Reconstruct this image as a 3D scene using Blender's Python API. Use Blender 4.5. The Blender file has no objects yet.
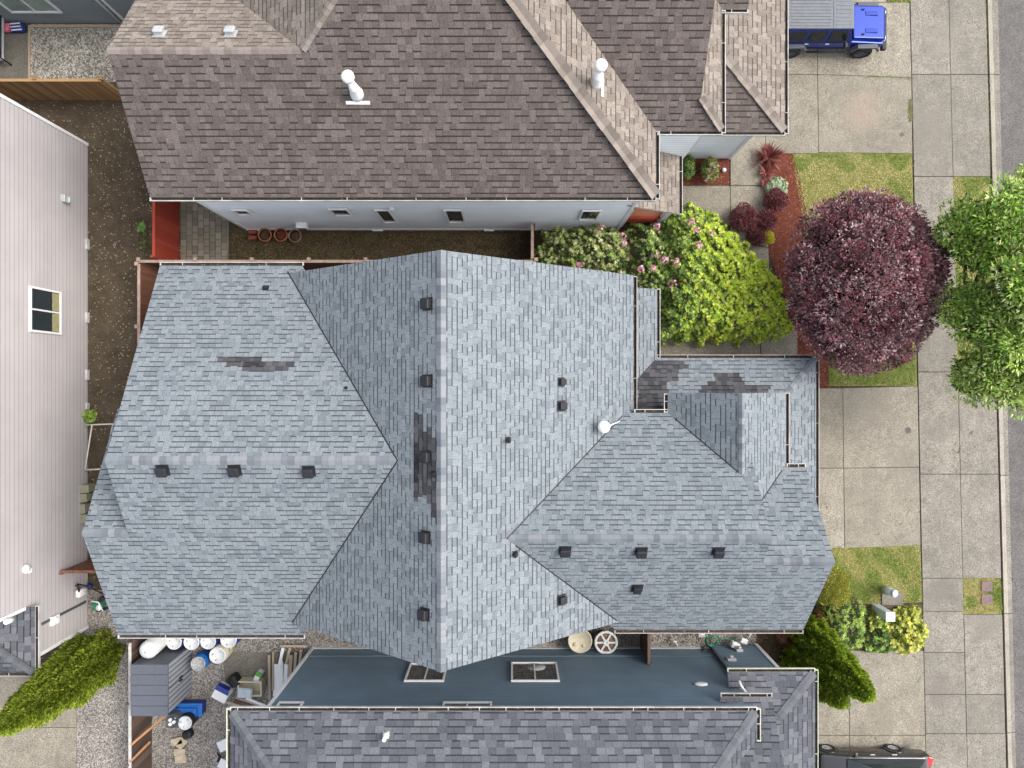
import bpy, bmesh, math, random
import numpy as np
from mathutils import Vector, Matrix, Quaternion
R = math.radians
random.seed(7); rng = np.random.default_rng(7)
scn = bpy.context.scene; COL = scn.collection
# ------------------------------------------------------------------ camera
H, F = 30.0, 711.0
cam = bpy.data.cameras.new('camera'); camo = bpy.data.objects.new('camera', cam); COL.objects.link(camo)
camo.location = (0, 0, H); camo.rotation_euler = (0, 0, 0)
cam.sensor_width = 36; cam.lens = 36 * F / 1024; cam.clip_end = 500
scn.camera = camo
# ------------------------------------------------------------------ sky, sun, exposure
SUN_EL, SUN_AZ = 52, 12           # azimuth counted from +X
w = bpy.data.worlds.new('World'); scn.world = w; w.use_nodes = True
nt = w.node_tree; bg = nt.nodes['Background']
sky = nt.nodes.new('ShaderNodeTexSky'); sky.sky_type = 'NISHITA'; sky.sun_disc = False
sky.sun_elevation = R(SUN_EL); sky.sun_rotation = R(90 - SUN_AZ); sky.dust_density = 4; sky.air_density = 1.0
hs = nt.nodes.new('ShaderNodeHueSaturation'); hs.inputs['Saturation'].default_value = .38
nt.links.new(sky.outputs[0], hs.inputs['Color']); nt.links.new(hs.outputs[0], bg.inputs['Color'])
bg.inputs['Strength'].default_value = .15
sl = bpy.data.lights.new('sun', 'SUN'); sl.energy = .68; sl.angle = R(26); sl.color = (1, .965, .91)
so = bpy.data.objects.new('sun', sl); COL.objects.link(so)
sd = Vector((math.cos(R(SUN_EL)) * math.cos(R(SUN_AZ)), math.cos(R(SUN_EL)) * math.sin(R(SUN_AZ)), math.sin(R(SUN_EL))))
so.rotation_euler = sd.to_track_quat('Z', 'Y').to_euler(); so.location = (0, 0, 60)
vs = scn.view_settings; vs.view_transform = 'Standard'; vs.look = 'None'; vs.gamma = 1; vs.exposure = 1.44
scn.view_settings.use_curve_mapping = False

# ------------------------------------------------------------------ helpers
def P(px, py, z=0.0):
    return Vector(((px - 512) * (H - z) / F, (384 - py) * (H - z) / F, z))
def onp(pl, px, py):
    a, b, c = pl; kx = (px - 512) / F; ky = (384 - py) / F
    d = (H - a) / (1 + b * kx + c * ky)
    return Vector((kx * d, ky * d, H - d))
def zat(pl, x, y): return pl[0] + pl[1] * x + pl[2] * y
def lin(h):
    h = h.lstrip('#'); v = [int(h[i:i + 2], 16) / 255 for i in (0, 2, 4)]
    return tuple((x / 12.92 if x <= .04045 else ((x + .055) / 1.055) ** 2.4) for x in v) + (1,)
def C(*v): return tuple(v) + (1,)

KA = .79
def kd(c): return tuple(x * KA for x in c[:3]) + (1,)
class N:
    """tiny node-graph writer"""
    def __init__(s, name):
        s.m = bpy.data.materials.new(name); s.m.use_nodes = True; s.t = s.m.node_tree
        s.b = s.t.nodes['Principled BSDF']
    def n(s, ty, **kw):
        x = s.t.nodes.new(ty)
        for k, v in kw.items(): setattr(x, k, v)
        return x
    def l(s, a, b): s.t.links.new(a, b)
    def _in(s, sock, v):
        if isinstance(v, (int, float, tuple, list)): sock.default_value = v
        else: s.l(v, sock)
    def math(s, op, a, b=0.0, c=None):
        x = s.n('ShaderNodeMath', operation=op); s._in(x.inputs[0], a); s._in(x.inputs[1], b)
        if c is not None: s._in(x.inputs[2], c)
        return x.outputs[0]
    def mix(s, f, a, b, bt='MIX'):
        x = s.n('ShaderNodeMix', data_type='RGBA', blend_type=bt)
        s._in(x.inputs[0], f); s._in(x.inputs[6], a); s._in(x.inputs[7], b); return x.outputs[2]
    def pos(s): return s.n('ShaderNodeNewGeometry').outputs['Position']
    def noise(s, vec, scale, detail=4, rough=.6):
        x = s.n('ShaderNodeTexNoise'); x.inputs['Scale'].default_value = scale
        x.inputs['Detail'].default_value = detail; x.inputs['Roughness'].default_value = rough
        s.l(vec, x.inputs['Vector']); return x.outputs['Fac']
    def ramp(s, f, stops, mode='LINEAR'):
        x = s.n('ShaderNodeValToRGB'); x.color_ramp.interpolation = mode
        e = x.color_ramp.elements
        while len(e) < len(stops): e.new(.5)
        for i, (p, c) in enumerate(stops): e[i].position = p; e[i].color = c
        s._in(x.inputs[0], f); return x.outputs[0]
    def wn(s, x, y, z=0.0):
        c = s.n('ShaderNodeCombineXYZ'); s._in(c.inputs[0], x); s._in(c.inputs[1], y); s._in(c.inputs[2], z)
        k = s.n('ShaderNodeTexWhiteNoise', noise_dimensions='3D'); s.l(c.outputs[0], k.inputs['Vector']); return k.outputs['Value']
    def bump(s, h, strength, dist):
        x = s.n('ShaderNodeBump'); x.inputs['Strength'].default_value = strength; x.inputs['Distance'].default_value = dist
        s.l(h, x.inputs['Height']); s.l(x.outputs[0], s.b.inputs['Normal'])
    def out(s, col, rough=.8, metal=0.0, spec=.3):
        s._in(s.b.inputs['Base Color'], col); s.b.inputs['Roughness'].default_value = rough
        s.b.inputs['Metallic'].default_value = metal; s.b.inputs['Specular IOR Level'].default_value = spec
        return s.m

def plain(name, c, rough=.6, metal=0.0, var=.12, scale=6, spec=.3, coat=0):
    c = kd(c)
    k = N(name); f = k.noise(k.pos(), scale)
    d = tuple(x * (1 - var) for x in c[:3]) + (1,); e = tuple(min(1, x * (1 + var)) for x in c[:3]) + (1,)
    k.out(k.ramp(f, [(.3, d), (.7, e)]), rough, metal, spec)
    if coat: k.b.inputs['Coat Weight'].default_value = coat; k.b.inputs['Coat Roughness'].default_value = .08
    return k.m

def shingle(name, tones, line=.45, course=.145, wid=.26, streak=.25, lines_on=.35, grain=.18):
    tones = [kd(t) for t in tones]
    k = N(name); uv = k.n('ShaderNodeUVMap'); uv.uv_map = 'UVMap'
    s = k.n('ShaderNodeSeparateXYZ'); k.l(uv.outputs[0], s.inputs[0])
    u, v = s.outputs[0], s.outputs[1]
    vr = k.math('DIVIDE', v, course); row = k.math('FLOOR', vr); fv = k.math('FRACT', vr)
    off = k.math('MULTIPLY', k.wn(row, 3.3), 7.0)
    a = k.math('ADD', k.math('DIVIDE', u, wid), off)
    # uneven tab widths
    a = k.math('ADD', a, k.math('MULTIPLY', k.math('SINE', k.math('MULTIPLY', a, 2.7)), .10))
    cid = k.math('FLOOR', a); fa = k.math('FRACT', a)
    r1 = k.wn(cid, row); r2 = k.wn(cid, row, 5.5)
    n = len(tones); stops = [((i + .001) / n if i else 0, tones[i]) for i in range(n)]
    col = k.ramp(r1, stops, 'CONSTANT')
    p = k.pos()
    big = k.noise(p, .55, 5, .65)
    col = k.mix(k.math('MULTIPLY', k.math('SUBTRACT', big, .3), streak * 2), col, tones[0], 'MIX')
    gr = k.noise(p, 19, 4, .95)
    col = k.mix(grain, col, k.ramp(gr, [(.36, C(.08, .08, .08)), (.64, C(.86, .86, .86))]), 'OVERLAY')
    lm = k.math('MULTIPLY', k.math('LESS_THAN', fv, .20), k.math('GREATER_THAN', r2, lines_on))
    em = k.math('MULTIPLY', k.math('LESS_THAN', fa, .055), .6)
    lm2 = k.math('MULTIPLY', k.math('MAXIMUM', lm, em), line)
    dark = tuple(x * .16 for x in tones[0][:3]) + (1,)
    col = k.mix(lm2, col, dark)
    h = k.math('ADD', k.math('MULTIPLY', k.math('SUBTRACT', 1.0, fv), .7), k.math('MULTIPLY', r2, .5))
    k.bump(h, .8, .012)
    return k.out(col, .92, 0, .15)

def island(name, tones, rough=.9, grain=.2):
    tones = [kd(t) for t in tones]
    k = N(name); r = k.n('ShaderNodeNewGeometry').outputs['Random Per Island']
    n = len(tones); col = k.ramp(r, [(i / n, tones[i]) for i in range(n)], 'CONSTANT')
    g = k.noise(k.pos(), 40, 3, .7)
    col = k.mix(grain, col, k.ramp(g, [(.3, C(.02, .02, .02)), (.72, C(.8, .8, .8))]), 'OVERLAY')
    return k.out(col, rough, 0, .2)

def concrete(name, c, agg=.35, stain=.4, scale=45, spots=()):
    c = kd(c)
    k = N(name); p = k.pos()
    f = k.noise(p, .35, 6, .65); g = k.noise(p, 25, 6, .75); m = k.noise(p, 1.6, 6, .75)
    lo = tuple(x * .60 for x in c[:3]) + (1,); hi = tuple(min(1, x * 1.18) for x in c[:3]) + (1,)
    col = k.ramp(f, [(.3, k_mix(c, lo, stain)), (.62, hi)])
    col = k.mix(.5, col, k.mix(k.ramp(m, [(.32, C(0, 0, 0)), (.6, C(1, 1, 1))]), lo, hi), 'MIX')
    st = k.noise(p, .9, 3, .5); col = k.mix(k.math('MULTIPLY', k.math('SUBTRACT', k.ramp(st, [(.58, C(0, 0, 0)), (.72, C(1, 1, 1))]), 0.0), stain * .5), col, lo)
    col = k.mix(min(1, agg * 1.7), col, k.ramp(g, [(.34, C(.08, .075, .07)), (.66, C(.86, .85, .83))]), 'OVERLAY')
    ri = k.n('ShaderNodeNewGeometry').outputs['Random Per Island']
    col = k.mix(k.math('MULTIPLY', ri, .38), col, tuple(x * .62 for x in c[:3]) + (1,))
    wv = k.n('ShaderNodeMapping'); k.l(p, wv.inputs[0]); wv.inputs['Scale'].default_value = (1, .18, 1)
    tr = k.noise(wv.outputs[0], 2.2, 4, .6); col = k.mix(k.math('MULTIPLY', k.ramp(tr, [(.5, C(0, 0, 0)), (.7, C(1, 1, 1))]), stain * .45), col, lo)
    cw = k.n('ShaderNodeTexVoronoi', feature='DISTANCE_TO_EDGE'); cw.inputs['Scale'].default_value = .28
    nz = k.n('ShaderNodeTexNoise'); nz.inputs['Scale'].default_value = 1.4; nz.inputs['Detail'].default_value = 6; k.l(p, nz.inputs['Vector'])
    ad = k.n('ShaderNodeVectorMath', operation='ADD'); k.l(p, ad.inputs[0]); k.l(nz.outputs['Color'], ad.inputs[1]); k.l(ad.outputs[0], cw.inputs['Vector'])
    ck = k.math('MULTIPLY', k.math('LESS_THAN', cw.outputs['Distance'], .0035), k.math('GREATER_THAN', f, .56))
    col = k.mix(k.math('MULTIPLY', ck, .7), col, tuple(x * .25 for x in c[:3]) + (1,))
    v = k.n('ShaderNodeTexVoronoi'); v.inputs['Scale'].default_value = 13; k.l(p, v.inputs['Vector'])
    sp = k.math('LESS_THAN', v.outputs['Distance'], .22)
    sc = k.n('ShaderNodeSeparateColor'); k.l(v.outputs['Color'], sc.inputs[0])
    col = k.mix(k.math('MULTIPLY', sp, .5), col, k.mix(sc.outputs[0], tuple(x * .45 for x in c[:3]) + (1,), tuple(min(1, x * 1.4) for x in c[:3]) + (1,)))
    for px, py, rr, cc, ff in spots:
        q = P(px, py, 0); d = k.n('ShaderNodeVectorMath', operation='DISTANCE'); k.l(p, d.inputs[0]); d.inputs[1].default_value = (q.x, q.y, .06)
        dd = k.math('ADD', d.outputs['Value'], k.math('MULTIPLY', k.math('SUBTRACT', m, .5), rr * 1.6))
        col = k.mix(k.ramp(k.math('DIVIDE', dd, rr), [(.55, C(ff, ff, ff)), (1.0, C(0, 0, 0))]), col, cc)
    k.bump(g, .4, .015)
    return k.out(col, .9, 0, .2)
def k_mix(a, b, t): return tuple(a[i] * (1 - t) + b[i] * t for i in range(3)) + (1,)

def pebbles(name, tones, scale=14, gap=C(.05, .045, .04)):
    tones = [kd(t) for t in tones]; gap = kd(gap)
    k = N(name); p = k.pos()
    v = k.n('ShaderNodeTexVoronoi'); v.inputs['Scale'].default_value = scale; k.l(p, v.inputs['Vector'])
    s = k.n('ShaderNodeSeparateColor'); k.l(v.outputs['Color'], s.inputs[0])
    n = len(tones); col = k.ramp(s.outputs[0], [(i / n, tones[i]) for i in range(n)], 'CONSTANT')
    d = k.ramp(v.outputs['Distance'], [(.45, C(1, 1, 1)), (1.0, C(0, 0, 0))])
    col = k.mix(d, gap, col)
    col = k.mix(.3, col, k.ramp(k.noise(p, 1.1, 5), [(.3, C(.1, .1, .1)), (.7, C(.8, .8, .8))]), 'OVERLAY')
    k.bump(d, .9, .03)
    return k.out(col, .85, 0, .2)

def earth(name, a, b, c, scale=3.0, speck=.5):
    a, b, c = kd(a), kd(b), kd(c)
    k = N(name); p = k.pos()
    col = k.ramp(k.noise(p, scale, 7, .75), [(.3, a), (.7, b)])
    v = k.n('ShaderNodeTexVoronoi'); v.inputs['Scale'].default_value = 9; k.l(p, v.inputs['Vector'])
    s = k.n('ShaderNodeSeparateColor'); k.l(v.outputs['Color'], s.inputs[0])
    m = k.math('MULTIPLY', k.math('LESS_THAN', v.outputs['Distance'], .22), k.math('GREATER_THAN', s.outputs[1], 1 - speck))
    col = k.mix(m, col, c)
    g = k.noise(p, 15, 5, .95)
    col = k.mix(.55, col, k.ramp(g, [(.36, C(.05, .05, .05)), (.64, C(.92, .92, .92))]), 'OVERLAY')
    k.bump(g, .8, .04)
    return k.out(col, .95, 0, .1)

def leafmat(name, rough=.5, trans=.25):
    k = N(name); a = k.n('ShaderNodeVertexColor'); a.layer_name = 'Col'
    m = k.out(a.outputs[0], rough, 0, .35)
    t = k.n('ShaderNodeBsdfTranslucent'); k.l(a.outputs[0], t.inputs[0])
    mx = k.n('ShaderNodeMixShader'); mx.inputs[0].default_value = trans
    k.l(k.b.outputs[0], mx.inputs[1]); k.l(t.outputs[0], mx.inputs[2]); k.l(mx.outputs[0], k.t.nodes['Material Output'].inputs[0])
    return m

M = {}
M['sh_main'] = shingle('shingle_bluegrey', [C(.165, .187, .205), C(.212, .238, .256), C(.225, .251, .269), C(.217, .243, .261), C(.192, .217, .234), C(.238, .263, .28)], .85, course=.175, wid=.21, streak=.35, lines_on=.42, grain=.35)
M['sh_patch'] = shingle('shingle_weathered', [C(.058, .058, .064), C(.082, .081, .087), C(.105, .103, .108)], .8, course=.175, wid=.21, streak=.2)
M['sh_top'] = shingle('shingle_tan', [C(.20, .168, .143), C(.262, .224, .192), C(.30, .258, .222), C(.235, .20, .17)], .8, course=.20, wid=.22, streak=.5, grain=.4, lines_on=.4)
M['sh_topd'] = shingle('shingle_tan_shaded', [C(.112, .092, .083), C(.148, .123, .112), C(.17, .142, .13), C(.132, .11, .10)], .85, course=.205, wid=.22, streak=.6, grain=.45, lines_on=.38)  # darker copy of the tan shingle: shade of the -Y slopes painted in
M['sh_bot'] = shingle('shingle_charcoal', [C(.085, .09, .105), C(.115, .12, .137), C(.155, .16, .177), C(.10, .105, .12), C(.135, .14, .157)], .75, course=.205, wid=.29, streak=.2, lines_on=.35, grain=.3)
M['cap_main'] = island('ridge_shingle_bluegrey', [C(.15, .17, .19), C(.20, .22, .24), C(.25, .262, .275), C(.18, .198, .218), C(.23, .245, .26)])
M['cap_top'] = island('ridge_shingle_brown', [C(.20, .17, .145), C(.27, .232, .20), C(.235, .20, .172)])
M['cap_bot'] = island('ridge_shingle_charcoal', [C(.11, .115, .13), C(.135, .14, .152), C(.125, .128, .142)])
M['fascia'] = plain('fascia_white', C(.56, .55, .53), .5, var=.2, scale=3)
M['gutw'] = plain('gutter_white', C(.50, .49, .47), .5, var=.3, scale=2)
M['fascia_tan'] = plain('fascia_tan', C(.42, .36, .32), .5, var=.25, scale=2)
M['white'] = plain('white_paint', C(.85, .85, .84), .45, var=.05)
M['cream'] = plain('cream_plastic', C(.68, .62, .46), .5, var=.1)
M['gut_in'] = earth('gutter_debris', C(.03, .025, .02), C(.09, .075, .06), C(.2, .16, .1), 6)
M['black'] = plain('black_plastic', C(.02, .021, .025), .55)
M['dkgrey'] = plain('dark_grey', C(.09, .095, .11), .5)
M['glass'] = plain('window_glass', C(.03, .04, .045), .04, spec=.8, var=.1, scale=.7)
M['glass_lt'] = plain('pale_window_glass', C(.25, .34, .32), .12, spec=.8, var=.2, scale=2)
M['metal'] = plain('metal_grey', C(.55, .56, .57), .4, .3)
M['rust'] = plain('rusty', C(.22, .10, .06), .8, var=.4)

def siding(name, c, step, z0, dirt=.12, line=.35):
    k = N(name); p = k.pos()
    col = k.ramp(k.noise(p, .8, 5, .6), [(.3, tuple(x * (1 - dirt) for x in c[:3]) + (1,)), (.7, c)])
    sp = k.n('ShaderNodeSeparateXYZ'); k.l(p, sp.inputs[0])
    fz = k.math('FRACT', k.math('DIVIDE', k.math('SUBTRACT', sp.outputs[2], z0), step))
    rr = k.wn(k.math('FLOOR', k.math('DIVIDE', k.math('SUBTRACT', sp.outputs[2], z0), step)), 1.7)
    col = k.mix(k.math('MULTIPLY', rr, .12), col, tuple(x * .6 for x in c[:3]) + (1,))
    col = k.mix(k.math('MULTIPLY', k.math('GREATER_THAN', fz, .76), line), col, tuple(x * .35 for x in c[:3]) + (1,))  # shade under each lap painted as a dark line in the colour
    return k.out(col, .6, 0, .3)
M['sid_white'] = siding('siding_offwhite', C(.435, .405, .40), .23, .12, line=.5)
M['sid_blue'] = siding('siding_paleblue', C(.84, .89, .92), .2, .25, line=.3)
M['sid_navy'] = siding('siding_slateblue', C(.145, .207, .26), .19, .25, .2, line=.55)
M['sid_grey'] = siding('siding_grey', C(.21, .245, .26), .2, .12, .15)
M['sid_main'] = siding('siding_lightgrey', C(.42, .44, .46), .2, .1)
M['conc'] = concrete('concrete_old', C(.21, .195, .165), .45, .6)
M['conc_lt'] = concrete('concrete_new', C(.305, .278, .226), .52, .95, spots=[(907, 430, .16, C(.08, .075, .07), .9), (902, 460, .9, C(.17, .155, .13), .5), (870, 402, 1.2, C(.19, .17, .14), .5), (826, 507, .08, C(.08, .075, .07), .8), (862, 112, 1.0, C(.29, .22, .17), .4), (901, 135, .12, C(.08, .075, .07), .8), (880, 715, .8, C(.17, .15, .12), .5)])
M['conc_walk'] = concrete('concrete_walk', C(.272, .252, .216), .52, 1.0, spots=[(938, 430, .8, C(.15, .135, .115), .5), (940, 590, .8, C(.13, .12, .105), .6), (938, 690, .8, C(.14, .125, .11), .6), (980, 625, .9, C(.16, .145, .125), .5), (930, 130, 1.2, C(.17, .155, .13), .5), (940, 40, .9, C(.18, .165, .14), .5), (930, 290, 1.0, C(.15, .14, .12), .5)])
M['kerb'] = concrete('kerb_concrete', C(.38, .345, .29), .3, .4)
M['asph'] = concrete('asphalt', C(.15, .142, .138), .5, .4, 60)
M['gravel'] = pebbles('gravel_mixed', [C(.42, .38, .33), C(.28, .25, .22), C(.5, .47, .43), C(.2, .17, .15), C(.36, .33, .3)], 22, C(.10, .09, .075))
M['gravel_lt'] = pebbles('gravel_pale', [C(.52, .49, .41), C(.34, .32, .27), C(.6, .57, .5), C(.24, .22, .19), C(.45, .42, .36)], 17, C(.09, .085, .07))
M['dirt'] = earth('dirt_brown', C(.06, .045, .03), C(.135, .105, .072), C(.40, .36, .28), 1.4, .35)
M['dirt_dk'] = earth('dirt_dark', C(.045, .03, .02), C(.12, .085, .05), C(.22, .18, .1), 2.2, .3)
M['mulch'] = earth('mulch_red', C(.105, .032, .02), C(.20, .065, .042), C(.3, .16, .11), 5, .5)
M['lawn'] = earth('lawn_soil', C(.12, .16, .03), C(.30, .27, .11), C(.2, .22, .05), 1.1, .2)
M['cedar'] = island('cedar_boards', [C(.36, .21, .09), C(.42, .26, .12), C(.31, .18, .08), C(.46, .30, .15)])
M['redwood'] = island('red_boards', [C(.36, .055, .03), C(.40, .068, .038), C(.34, .052, .03)], grain=.08)
M['brown'] = island('brown_boards', [C(.19, .085, .05), C(.22, .10, .06), C(.17, .08, .05)], grain=.12)
M['oldwood'] = island('old_boards', [C(.12, .08, .06), C(.16, .11, .085), C(.10, .07, .055)])
M['lumber'] = island('lumber', [C(.62, .55, .46), C(.45, .36, .27), C(.7, .68, .63), C(.36, .29, .22), C(.55, .5, .42)])
M['bark'] = earth('bark', C(.05, .035, .025), C(.12, .09, .07), C(.16, .13, .1), 8)
M['leaf'] = leafmat('leaf'); M['leaf_soft'] = leafmat('leaf_soft', .6, .15)
M['bluep'] = plain('blue_plastic', C(.02, .16, .55), .4, spec=.5)
M['navyp'] = plain('navy_plastic', C(.02, .04, .26), .4, spec=.5)
M['terra'] = plain('terracotta', C(.42, .15, .08), .8)
M['green'] = plain('green_hose', C(.02, .25, .13), .4)
M['carblue'] = plain('blue_car_paint', C(.003, .025, .25), .2, .5, spec=.3, coat=.35, var=.05)
M['carblack'] = plain('black_car_paint', C(.012, .012, .014), .2, .3, spec=.6, coat=1, var=.05)
M['tyre'] = plain('tyre_rubber', C(.025, .025, .026), .85)
M['redlamp'] = plain('red_lens', C(.45, .01, .01), .2, spec=.6)
M['top_grey'] = plain('hard_top_grey', C(.15, .16, .175), .5)
M['shed_l'] = plain('shed_grey', C(.11, .12, .145), .5, var=.06)
M['shed_d'] = plain('shed_door_grey', C(.36, .375, .41), .5, var=.06)

def link(o, parent=None):
    COL.objects.link(o)
    if parent: o.parent = parent
    return o
def tag(o, label=None, cat=None, group=None, kind=None):
    if label: o['label'] = label
    if cat: o['category'] = cat
    if group: o['group'] = group
    if kind: o['kind'] = kind
    return o
def thing(name, loc, label, cat, group=None, rz=0):
    o = bpy.data.objects.new(name, None); link(o); o.location = loc; o.rotation_euler = (0, 0, rz)
    o.empty_display_size = .3
    return tag(o, label, cat, group)
bpy_up = bpy.context.view_layer
def obj(name, bm, mats, parent=None, local=False, smooth=False):
    """bm holds world coords unless local; parent rotation handled by inverse"""
    me = bpy.data.meshes.new(name)
    if smooth:
        for f in bm.faces: f.smooth = True
    if parent is not None and not local:
        mtx = wmat(parent).inverted(); bm.transform(mtx)
    bm.normal_update(); bm.to_mesh(me); bm.free()
    for m in (mats if isinstance(mats, (list, tuple)) else [mats]): me.materials.append(m)
    return link(bpy.data.objects.new(name, me), parent)
def wmat(o):
    m = Matrix.LocRotScale(o.location, o.rotation_euler, o.scale)
    return wmat(o.parent) @ m if o.parent else m
def copy_tree(o, parent=None):
    c = o.copy(); link(c, parent)
    for ch in list(o.children): copy_tree(ch, c)
    return c
def BM():
    return bmesh.new()
def box(bm, c, s, rot=None, mi=0, bev=0):
    """box centred c with full sizes s, rot = Matrix 3x3 or z angle"""
    if rot is None: rot = Matrix.Identity(3)
    elif isinstance(rot, (int, float)): rot = Matrix.Rotation(rot, 3, 'Z')
    c = Vector(c); vs_ = []
    for z in (-.5, .5):
        for x, y in ((-.5, -.5), (.5, -.5), (.5, .5), (-.5, .5)):
            vs_.append(bm.verts.new(c + rot @ Vector((x * s[0], y * s[1], z * s[2]))))
    fs = []
    for q in ((3, 2, 1, 0), (4, 5, 6, 7), (0, 1, 5, 4), (1, 2, 6, 5), (2, 3, 7, 6), (3, 0, 4, 7)):
        f = bm.faces.new([vs_[i] for i in q]); f.material_index = mi; fs.append(f)
    if bev:
        es = list({e for f in fs for e in f.edges})
        bmesh.ops.bevel(bm, geom=es, offset=bev, segments=2, affect='EDGES', profile=.5)
def bb(bm, x0, x1, y0, y1, z0, z1, mi=0, bev=0):
    box(bm, ((x0 + x1) / 2, (y0 + y1) / 2, (z0 + z1) / 2), (x1 - x0, y1 - y0, z1 - z0), None, mi, bev)
def frame_z(d):
    d = Vector(d).normalized(); return d.to_track_quat('Z', 'Y').to_matrix()
def ring(bm, c, r, rot, seg):
    return [bm.verts.new(Vector(c) + rot @ Vector((r * math.cos(2 * math.pi * i / seg), r * math.sin(2 * math.pi * i / seg), 0))) for i in range(seg)]
def tube(bm, pts, rad, seg=10, caps=True, mi=0):
    pts = [Vector(p) for p in pts]; rad = rad if isinstance(rad, (list, tuple)) else [rad] * len(pts)
    rs = []
    for i, p in enumerate(pts):
        d = (pts[min(i + 1, len(pts) - 1)] - pts[max(i - 1, 0)])
        if d.length < 1e-6: d = pts[-1] - pts[0]
        if i == 0: rot = frame_z(d)
        else:
            q = (rot @ Vector((0, 0, 1))).rotation_difference(d.normalized()); rot = q.to_matrix() @ rot
        rs.append(ring(bm, p, max(rad[i], 1e-4), rot, seg))
    for a, b in zip(rs, rs[1:]):
        for i in range(seg):
            f = bm.faces.new((a[i], a[(i + 1) % seg], b[(i + 1) % seg], b[i])); f.material_index = mi; f.smooth = True
    if caps:
        f = bm.faces.new(rs[0][::-1]); f.material_index = mi
        f = bm.faces.new(rs[-1]); f.material_index = mi
def lathe(bm, c, prof, seg=24, rot=None, mi=0, close=True):
    """prof list of (r, z)"""
    rot = rot or Matrix.Identity(3); c = Vector(c); rs = []
    for r, z in prof:
        rs.append([bm.verts.new(c + rot @ Vector((max(r, 1e-4) * math.cos(2 * math.pi * i / seg), max(r, 1e-4) * math.sin(2 * math.pi * i / seg), z))) for i in range(seg)])
    for a, b in zip(rs, rs[1:]):
        for i in range(seg):
            f = bm.faces.new((a[i], a[(i + 1) % seg], b[(i + 1) % seg], b[i])); f.material_index = mi; f.smooth = True
    if close: bm.faces.new(rs[0][::-1]).material_index = mi; bm.faces.new(rs[-1]).material_index = mi
def prism(bm, pts, z0, z1, mi=0, mi_side=None):
    pts = [Vector((p[0], p[1], 0)) for p in pts]
    ar = sum(pts[i].x * pts[(i + 1) % len(pts)].y - pts[(i + 1) % len(pts)].x * pts[i].y for i in range(len(pts)))
    if ar < 0: pts = pts[::-1]
    lo = [bm.verts.new((p.x, p.y, z0)) for p in pts]; hi = [bm.verts.new((p.x, p.y, z1)) for p in pts]
    bm.faces.new(hi).material_index = mi; bm.faces.new(lo[::-1]).material_index = mi
    n = len(pts)
    for i in range(n):
        bm.faces.new((lo[i], lo[(i + 1) % n], hi[(i + 1) % n], hi[i])).material_index = mi if mi_side is None else mi_side

# ---------------- roofs
def uvlayer(bm): return bm.loops.layers.uv.get('UVMap') or bm.loops.layers.uv.new('UVMap')
def slope(bm, pts, pl, th=.13, mi=0, mi_side=1, lift=0):
    uvl = uvlayer(bm); a, b, c = pl
    g = Vector((b, c)); s = g.length; g = g / s if s > 1e-6 else Vector((0, 1)); hvec = Vector((g.y, -g.x))
    pts = [Vector((p[0], p[1])) for p in pts]; n = len(pts)
    ar = sum(pts[i].x * pts[(i + 1) % n].y - pts[(i + 1) % n].x * pts[i].y for i in range(n))
    if ar < 0: pts = pts[::-1]
    hi = [bm.verts.new((p.x, p.y, zat(pl, p.x, p.y) + lift)) for p in pts]
    lo = [bm.verts.new((p.x, p.y, zat(pl, p.x, p.y) + lift - th)) for p in pts]
    f = bm.faces.new(hi); f.material_index = mi
    for l in f.loops:
        q = l.vert.co.xy; l[uvl].uv = (q.dot(hvec) + 50, q.dot(g) * math.sqrt(1 + s * s) + 50)
    bm.faces.new(lo[::-1]).material_index = mi_side
    for i in range(n):
        bm.faces.new((lo[i], lo[(i + 1) % n], hi[(i + 1) % n], hi[i])).material_index = mi_side
def caps(bm, A, B, pl1, pl2, wid=.15, ex=.2, lift=.012):
    """folded cap shingles from A to B lying over planes pl1/pl2 (either side of AB)"""
    A, B = Vector(A), Vector(B); d = (B - A); L = d.length; d.normalize()
    def side(pl, sgn):
        n = Vector((-pl[1], -pl[2], 1)).normalized(); t = n.cross(d) * sgn; t.normalize()
        return t
    h = Vector((-d.y, d.x, 0))
    s1 = side(pl1, 1); s1 = s1 if s1.dot(h) > 0 else -s1
    s2 = side(pl2, 1); s2 = s2 if s2.dot(h) < 0 else -s2
    up = Vector((0, 0, 1)); n = max(1, int(L / ex))
    for i in range(n):
        p0 = A + d * (i * L / n) + up * (lift + .018); p1 = A + d * ((i + 1) * L / n + .02) + up * (lift)
        w_ = wid * random.uniform(.94, 1.06)
        v = [bm.verts.new(p) for p in (p0 + s1 * w_, p0, p0 + s2 * w_, p1 + s1 * w_, p1, p1 + s2 * w_)]
        for q in ((0, 1, 4, 3), (1, 2, 5, 4)):
            f = bm.faces.new([v[j] for j in q])
        q0 = [bm.verts.new(x.co - up * .03) for x in v]
        bm.faces.new((v[0], q0[0], q0[1], v[1])); bm.faces.new((v[1], q0[1], q0[2], v[2]))
        bm.faces.new((v[3], q0[3], q0[0], v[0])); bm.faces.new((v[2], q0[2], q0[5], v[5]))
    bmesh.ops.recalc_face_normals(bm, faces=bm.faces)
CAPQ = []
def flush_caps(m, parent):
    for a in CAPQ: bm = BM(); caps(bm, *a); obj('ridge_cap', bm, m, parent)
    CAPQ.clear()
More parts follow.
